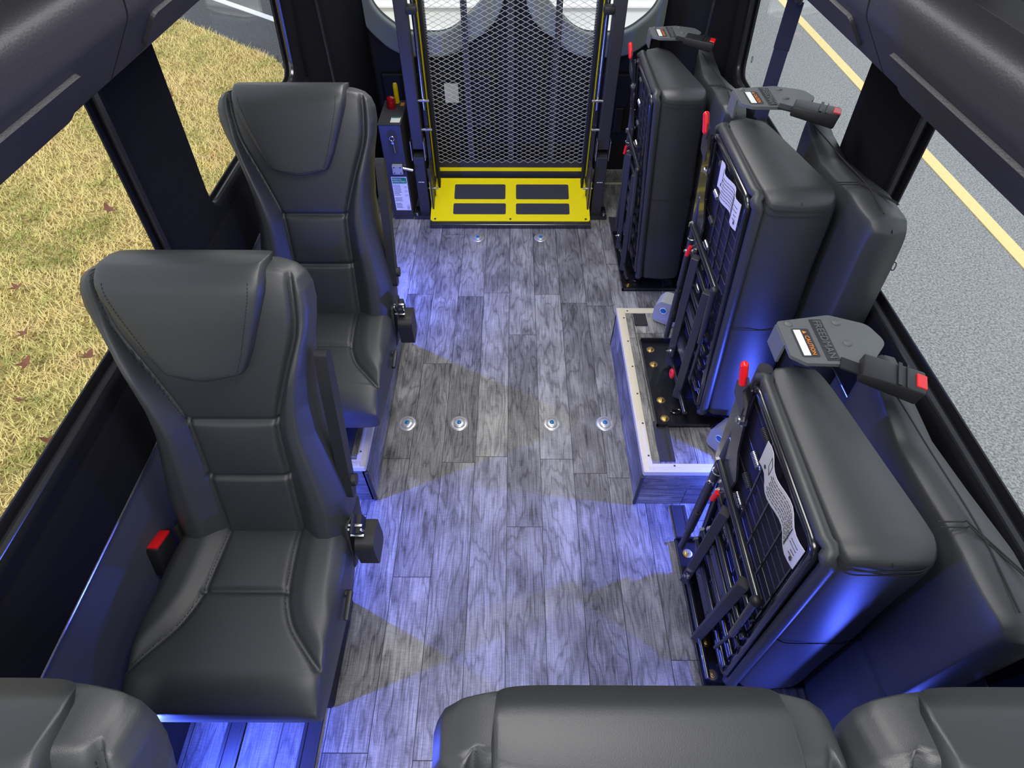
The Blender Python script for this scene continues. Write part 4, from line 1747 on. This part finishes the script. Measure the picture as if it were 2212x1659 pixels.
folded_bench((.600, .375, 0.001), -.06, 'bench folded up on end at the right wall, nearest the camera, with paper tag')
fb_ = folded_bench((.634, 1.14, .2145), -.145, 'bench folded up on end on top of the right wheel box')
fb_.scale = (1, .90, .96)
fb_ = folded_bench((.594, 2.10, 0.001), -.075, 'bench folded up on end beside the wheelchair lift, farthest from the camera', False)


# belt hanging from the right rack -----------------------------------------
root = empty('shoulder_belt', (.755, 1.78, 1.30))
mb = MB()
pts = [(0, 0, .0), (.005, .005, -.12), (.012, .01, -.32), (.02, .00, -.50)]
for a, b in zip(pts[:-1], pts[1:]):
    a, b = Vector(a), Vector(b)
    mb.box((a + b) / 2, (.046, .003, (b - a).length + .002), rot=(b - a).to_track_quat('Z', 'Y').to_matrix())
mb.build('webbing', M['webbing'], root)
mb = MB()
mb.box((.0, 0, .03), (.020, .055, .07), bev=.008)
mb.build('anchor', M['plastic'], root)
mb = MB()
mb.sphere((-.012, 0, .03), .013, n=12)
mb.build('anchor_bolt', M['zinc'], root, smooth=True)
tag(root, 'black shoulder belt hanging from the right rack behind the middle folded bench', 'seat belt')


# grey wheelchair restraint retractors ----------------------------------------
def restraint(loc, rz, lab):
    root = empty('restraint_retractor', loc, rz)
    mb = MB()
    prof = rounded([(-.05, 0), (.05, 0), (.05, .075), (.03, .105), (-.03, .105), (-.05, .075)], .02, 6)
    Mx = Matrix(((1, 0, 0, 0), (0, 0, -1, .035), (0, 1, 0, 0), (0, 0, 0, 1)))
    mb.prism(prof, .07, Mx)
    es = [e for e in mb.bm.edges if len(e.link_faces) == 2 and e.calc_face_angle(0) > 1.2]
    bmesh.ops.bevel(mb.bm, geom=es, offset=.008, segments=3, affect='EDGES')
    mb.build('housing', M['greybox'], root, smooth=True)
    mb = MB()
    mb.cyl((-.012, -.0352, .065), (-.012, -.0365, .065), .013, n=24)
    mb.build('blue_badge', M['bluedot'], root)
    mb = MB()
    ring = [(-.012 + .013 * math.cos(a), -.0365, .065 + .013 * math.sin(a)) for a in np.linspace(0, 2 * PI, 20)[:-1]]
    mb.tube(ring, .0012, 5, closed=True)
    mb.build('badge_ring', M['white'], root)
    tag(root, lab, 'restraint retractor')
    return root


restraint((.615, 1.70, .2148), -.5, 'grey rounded restraint housing with blue badge at the rear end of the right wheel box')
restraint((.70, 1.075, .219), -.9, 'grey rounded restraint housing at the front end of the right wheel box')

# ------------------------------------------------------------------ wheelchair lift
lift = empty('wheelchair_lift', (0, 2.78, 0))
tag(lift, 'folded wheelchair lift with upright expanded-metal platform and yellow ramp plate', 'wheelchair lift')
LY = 2.78


def lb(name, c, s, m, parent=None, rot=None, bev=0.0, smooth=False):
    mb = MB()
    mb.box((c[0], c[1] - LY, c[2]), s, rot=rot, bev=bev)
    return mb.build(name, m, parent or lift, smooth)


for sg in (-1, 1):
    cx = -.487 if sg < 0 else .448
    # lower socket, upper tube, base foot
    lb('lower_post', (cx, 2.78, .175), (.056, .06, .33), M['satin'], bev=.003)
    lp = [c for c in lift.children if c.name.startswith('lower_post')][-1]
    for (dz) in (.06, .285):
        mb = MB()
        mb.cyl((cx, 2.749 - LY, dz), (cx, 2.7475 - LY, dz), .005, n=12)
        mb.build('bolt_hole', M['ink'], lp)
    for dx in (-.012, -.004, .004, .012):
        mb = MB()
        mb.sphere((cx + dx, 2.7485 - LY, .205), .003, (1, .6, 1), 8)
        mb.build('indicator_dot', M['white'], lp)
    o = lb('upper_post', (cx, 2.80, 1.12), (.056, .05, 1.50), M['satin'], bev=.003)
    lb('side_cheek', (cx - .033, 2.78, .37), (.006, .05, .10), M['zinc'], bev=.002)
    lb('side_cheek', (cx + .033, 2.78, .37), (.006, .05, .10), M['zinc'], bev=.002)
    lb('base_foot', (cx, 2.765, .012), (.115, .10, .022), M['paint'], bev=.004)
    ft = [c for c in lift.children if c.name.startswith('base_foot')][-1]
    for dx in (-.045, .045):
        mb = MB()
        mb.cyl((cx + dx, 2.74 - LY, .022), (cx + dx, 2.74 - LY, .034), .011, n=12)
        mb.build('foot_bolt', M['zinc'], ft)
    # inner arms and chrome rods
    ix = cx - sg * .048
    lb('lift_arm', (ix, 2.84, .80), (.020, .04, 1.45), M['paint'], bev=.003)
    lb('lift_arm', (ix + -sg * .026, 2.90, .78), (.012, .05, 1.40), M['blackpanel'], bev=.003)
    mb = MB()
    mb.cyl((ix, 2.815 - LY, .55), (ix, 2.83 - LY, 1.35), .006, n=10)
    mb.build('chrome_rod', M['zinc'], lift, smooth=True)
    mb = MB()
    mb.box((ix - sg * -.002, 2.79 - LY, .985), (.050, .045, .035), bev=.010)
    mb.build('pivot_block', M['plastic'], lift, smooth=True)
    for (z, q) in ((.60, .0), (.46, .01), (.14, .0)):
        mb = MB()
        mb.cyl((ix - .03 + q, 2.80 - LY, z), (ix + .03, 2.80 - LY, z), .006, n=10)
        mb.build('pin', M['zinc'], lift)
    # base side plate (yellow edged)
    lb('ramp_hinge_plate', (cx - sg * .050, 2.80, .16), (.008, .14, .26), M['satin'])
    lb('yellow_edge', (cx - sg * .044, 2.745, .12), (.006, .008, .18), M['yellow'])

# platform
PX0, PX1 = -.445, .405
PYc = 2.985
pw = PX1 - PX0
pcx = (PX0 + PX1) / 2
plat = empty('platform', (0, 0, 0))
plat.parent = lift
for sg, x in ((-1, PX0 + .017), (1, PX1 - .017)):
    mb = MB()
    mb.box((x, PYc - LY, .82), (.034, .030, 1.36), bev=.003)
    o = mb.build('side_rail', M['satin'], plat)
    mb = MB()
    mb.box((x + sg * .014, PYc - LY - .0185, .80), (.006, .008, 1.36))
    mb.build('yellow_edge', M['yellow'], plat)
    for k in range(46):
        pass
for x in (-.235, -.018, .205):
    mb = MB()
    mb.box((x, PYc - LY + .022, .80), (.030, .016, 1.30), bev=.002)
    mb.build('back_rib', M['satin'], plat)
# expanded metal
mb = MB()
DX, DZ = .047, .0112
x0, x1 = PX0 + .022, PX1 - .022
ncol = int(round((x1 - x0) / (DX / 2)))
dx = (x1 - x0) / ncol
z0 = .205
nrow = int((1.47 - z0) / DZ)
W_, H_ = .0024, .0012
for r in range(nrow):
    for c in range(ncol):
        # strand r zigzags; strand r+1 mirrored
        up0 = ((c + r) % 2 == 0)
        xa, xb = x0 + c * dx, x0 + (c + 1) * dx
        za = z0 + r * DZ + (DZ * .5 if up0 else -DZ * .5) * .96
        zb = z0 + r * DZ + (-DZ * .5 if up0 else DZ * .5) * .96
        ya = PYc - LY - .020 + (.003 if up0 else -.003)
        yb = PYc - LY - .020 + (-.003 if up0 else .003)
        vs = []
        for (x, y, z) in ((xa, ya, za), (xb, yb, zb)):
            vs.append([mb.bm.verts.new((x, y - .001, z - H_)), mb.bm.verts.new((x, y + .0015, z - H_ * .2)), mb.bm.verts.new((x, y - .001, z + H_)), mb.bm.verts.new((x, y - .003, z + H_ * .2))])
        A, B = vs
        for k in range(4):
            mb.bm.faces.new((A[k], A[(k + 1) % 4], B[(k + 1) % 4], B[k]))
mb.build('expanded_mesh', M['mesh'], plat)
# cross channel with the yellow stripe
mb = MB()
mb.box((pcx, PYc - LY - .002, .150), (pw - .02, .03, .105), bev=.003)
mb.build('cross_channel', M['satin'], plat)
mb = MB()
mb.box((pcx, PYc - LY - .0185, .158), (pw - .05, .003, .020))
mb.build('yellow_stripe', M['yellow'], plat)
# yellow bridge plate
a = Vector((2.655 - LY, .028))
b = Vector((2.945 - LY, .112))
ang = math.atan2(b.y - a.y, b.x - a.x)
ln = (b - a).length
Rm = Matrix.Rotation(ang, 4, 'X')
outl = rounded([(PX0 - .005 + .012, -ln / 2), (PX1 - .012 + .008, -ln / 2), (PX1 + .003, -ln / 2 + .012), (PX1 + .003, -.02), (PX1 - .006, -.01), (PX1 - .012, ln / 2), (PX0 + .012, ln / 2), (PX0 + .006, -.01), (PX0 - .005, -.02), (PX0 - .005, -ln / 2 + .012)], .006, 3)
ctr = Vector((0, (a.x + b.x) / 2, (a.y + b.y) / 2))
mb = MB()
mb.prism(outl, .006, Matrix.Translation(ctr) @ Rm)
ramp_o = mb.build('yellow_ramp_plate', M['yellow'], lift)
ramp_o['label'] = 'yellow ramp plate with four grey grip pads'
for (xa, xb, ya, yb) in ((-.328, -.048, .000, .105), (.010, .300, .000, .105), (-.330, -.045, -.105, -.030), (.010, .300, -.105, -.030)):
    mb = MB()
    mb.prism(rounded([(xa, ya), (xb, ya), (xb, yb), (xa, yb)], .010, 4), .0012, Matrix.Translation(ctr) @ Rm @ Matrix.Translation((0, 0, .006)))
    mb.build('grip_pad', M['grip'], ramp_o)
for x in (PX0 + .02, -.02, PX1 - .02):
    mb = MB()
    mb.cyl((0, 0, 0), (0, 0, .0015), .006, n=14)
    mb.bm.transform(Matrix.Translation(ctr) @ Rm @ Matrix.Translation((x, -ln / 2 + .014, .006)))
    mb.build('rivet', M['ink'], ramp_o)
mb = MB()
mb.box((pcx, 2.640 - LY, .018), (pw + .012, .022, .030), rot=Matrix.Rotation(.25, 3, 'X'), bev=.003)
mb.build('rubber_edge', M['rubber'], lift)

# pump box
pump = empty('lift_pump_box', (-.602, 2.85, 0))
tag(pump, 'dark narrow lift pump box with red cap, yellow handle and green headed instruction sheet', 'pump box')
mb = MB()
mb.box((0, 0, .27), (.108, .26, .50), bev=.003)
mb.box((.0, 0, .012), (.10, .26, .024))
body = mb.build('pump_body', M['satin'], pump)
mb = MB()
mb.box((0, 0, .522), (.112, .265, .004))
mb.build('top_cover', M['grip'], pump)
mb = MB()
mb.lathe((-.010, .045, .524), [(.020, 0), (.022, .004), (.022, .040), (.019, .050), (.010, .056), (0, .057)], 28)
o = mb.build('red_cap', M['darkred'], pump, smooth=True)
o['label'] = 'glossy dark red cap'
mb = MB()
mb.lathe((.010, .105, .524), [(.012, 0), (.012, .085), (.009, .094), (0, .096)], 20)
o = mb.build('pump_handle', M['yellowknob'], pump, smooth=True)
o['label'] = 'yellow pump handle'
mb = MB()
mb.box((.026, -.085, .5248), (.046, .055, .0012))
lbl = mb.build('top_label', M['white'], pump)
mb = MB()
mb.box((.026, -.063, .5256), (.042, .010, .0008))
mb.build('label_header', M['green'], lbl)
mb = MB()
mb.box((.038, .085, .5248), (.018, .035, .0012))
mb.build('orange_label', M['orange'], pump)
mb = MB()
mb.prism(rounded([(-.022, -.06), (.022, -.06), (.022, .06), (-.022, .06)], .021, 6), .002, Matrix.Translation((.005, -.1305, .435)) @ Matrix.Rotation(PI / 2, 4, 'X'))
slot = mb.build('slot', M['ink'], pump)
mb = MB()
ring = [(.004 + .011 * math.cos(t), -.137, .456 + .011 * math.sin(t)) for t in np.linspace(0, 2 * PI, 18)[:-1]]
mb.tube(ring, .0024, 6, closed=True)
mb.cyl((.006, -.137, .445), (.010, -.137, .385), .004, n=8)
mb.box((.006, -.138, .436), (.012, .008, .010))
mb.build('release_pin', M['zinc'], pump, smooth=True)
mb = MB()
mb.box((.010, -.142, .300), (.052, .022, .048), bev=.002)
vb = mb.build('valve_block', M['greybox'], pump)
for (qx, qz) in ((-.006, .315), (.026, .315), (-.006, .285), (.026, .285)):
    mb = MB()
    mb.cyl((qx, -.1532, qz), (qx, -.1545, qz), .0035, n=10)
    mb.build('screw', M['ink'], vb)
mb = MB()
mb.cyl((.036, -.14, .305), (.085, -.135, .290), .008, n=10)
mb.build('hydraulic_fitting', M['zinc'], pump, smooth=True)
mb = MB()
mb.box((.006, -.1312, .155), (.080, .0015, .195))
sheet = mb.build('instruction_sheet', M['white'], pump)
mb = MB()
mb.box((.006, -.1324, .232), (.074, .001, .032))
mb.build('sheet_header', M['green'], sheet)
put_text('header_words', text_mesh('MANUAL', .0125), M['white'], sheet, (-.006, -.1332, .239), (1, 0, 0), (0, 0, 1))
put_text('header_words', text_mesh('OPERATION', .0125), M['white'], sheet, (.003, -.1332, .226), (1, 0, 0), (0, 0, 1))
mb = MB()
rr = random.Random(5)
for k in range(17):
    z = .206 - k * .0082
    if k in (8, 12):
        continue
    w = rr.uniform(.028, .040)
    mb.box((-.030 + w / 2, -.1323, z), (w, .0006, .0020))
for z in (.195, .172, .148, .085, .074, .068):
    ring = [(.034 + .007 * math.cos(t), -.1325, z + .005 * math.sin(t)) for t in np.linspace(0, 2 * PI, 10)[:-1]]
    mb.tube(ring, .0005, 4, closed=True)
mb.build('printed_lines', M['ink'], sheet)
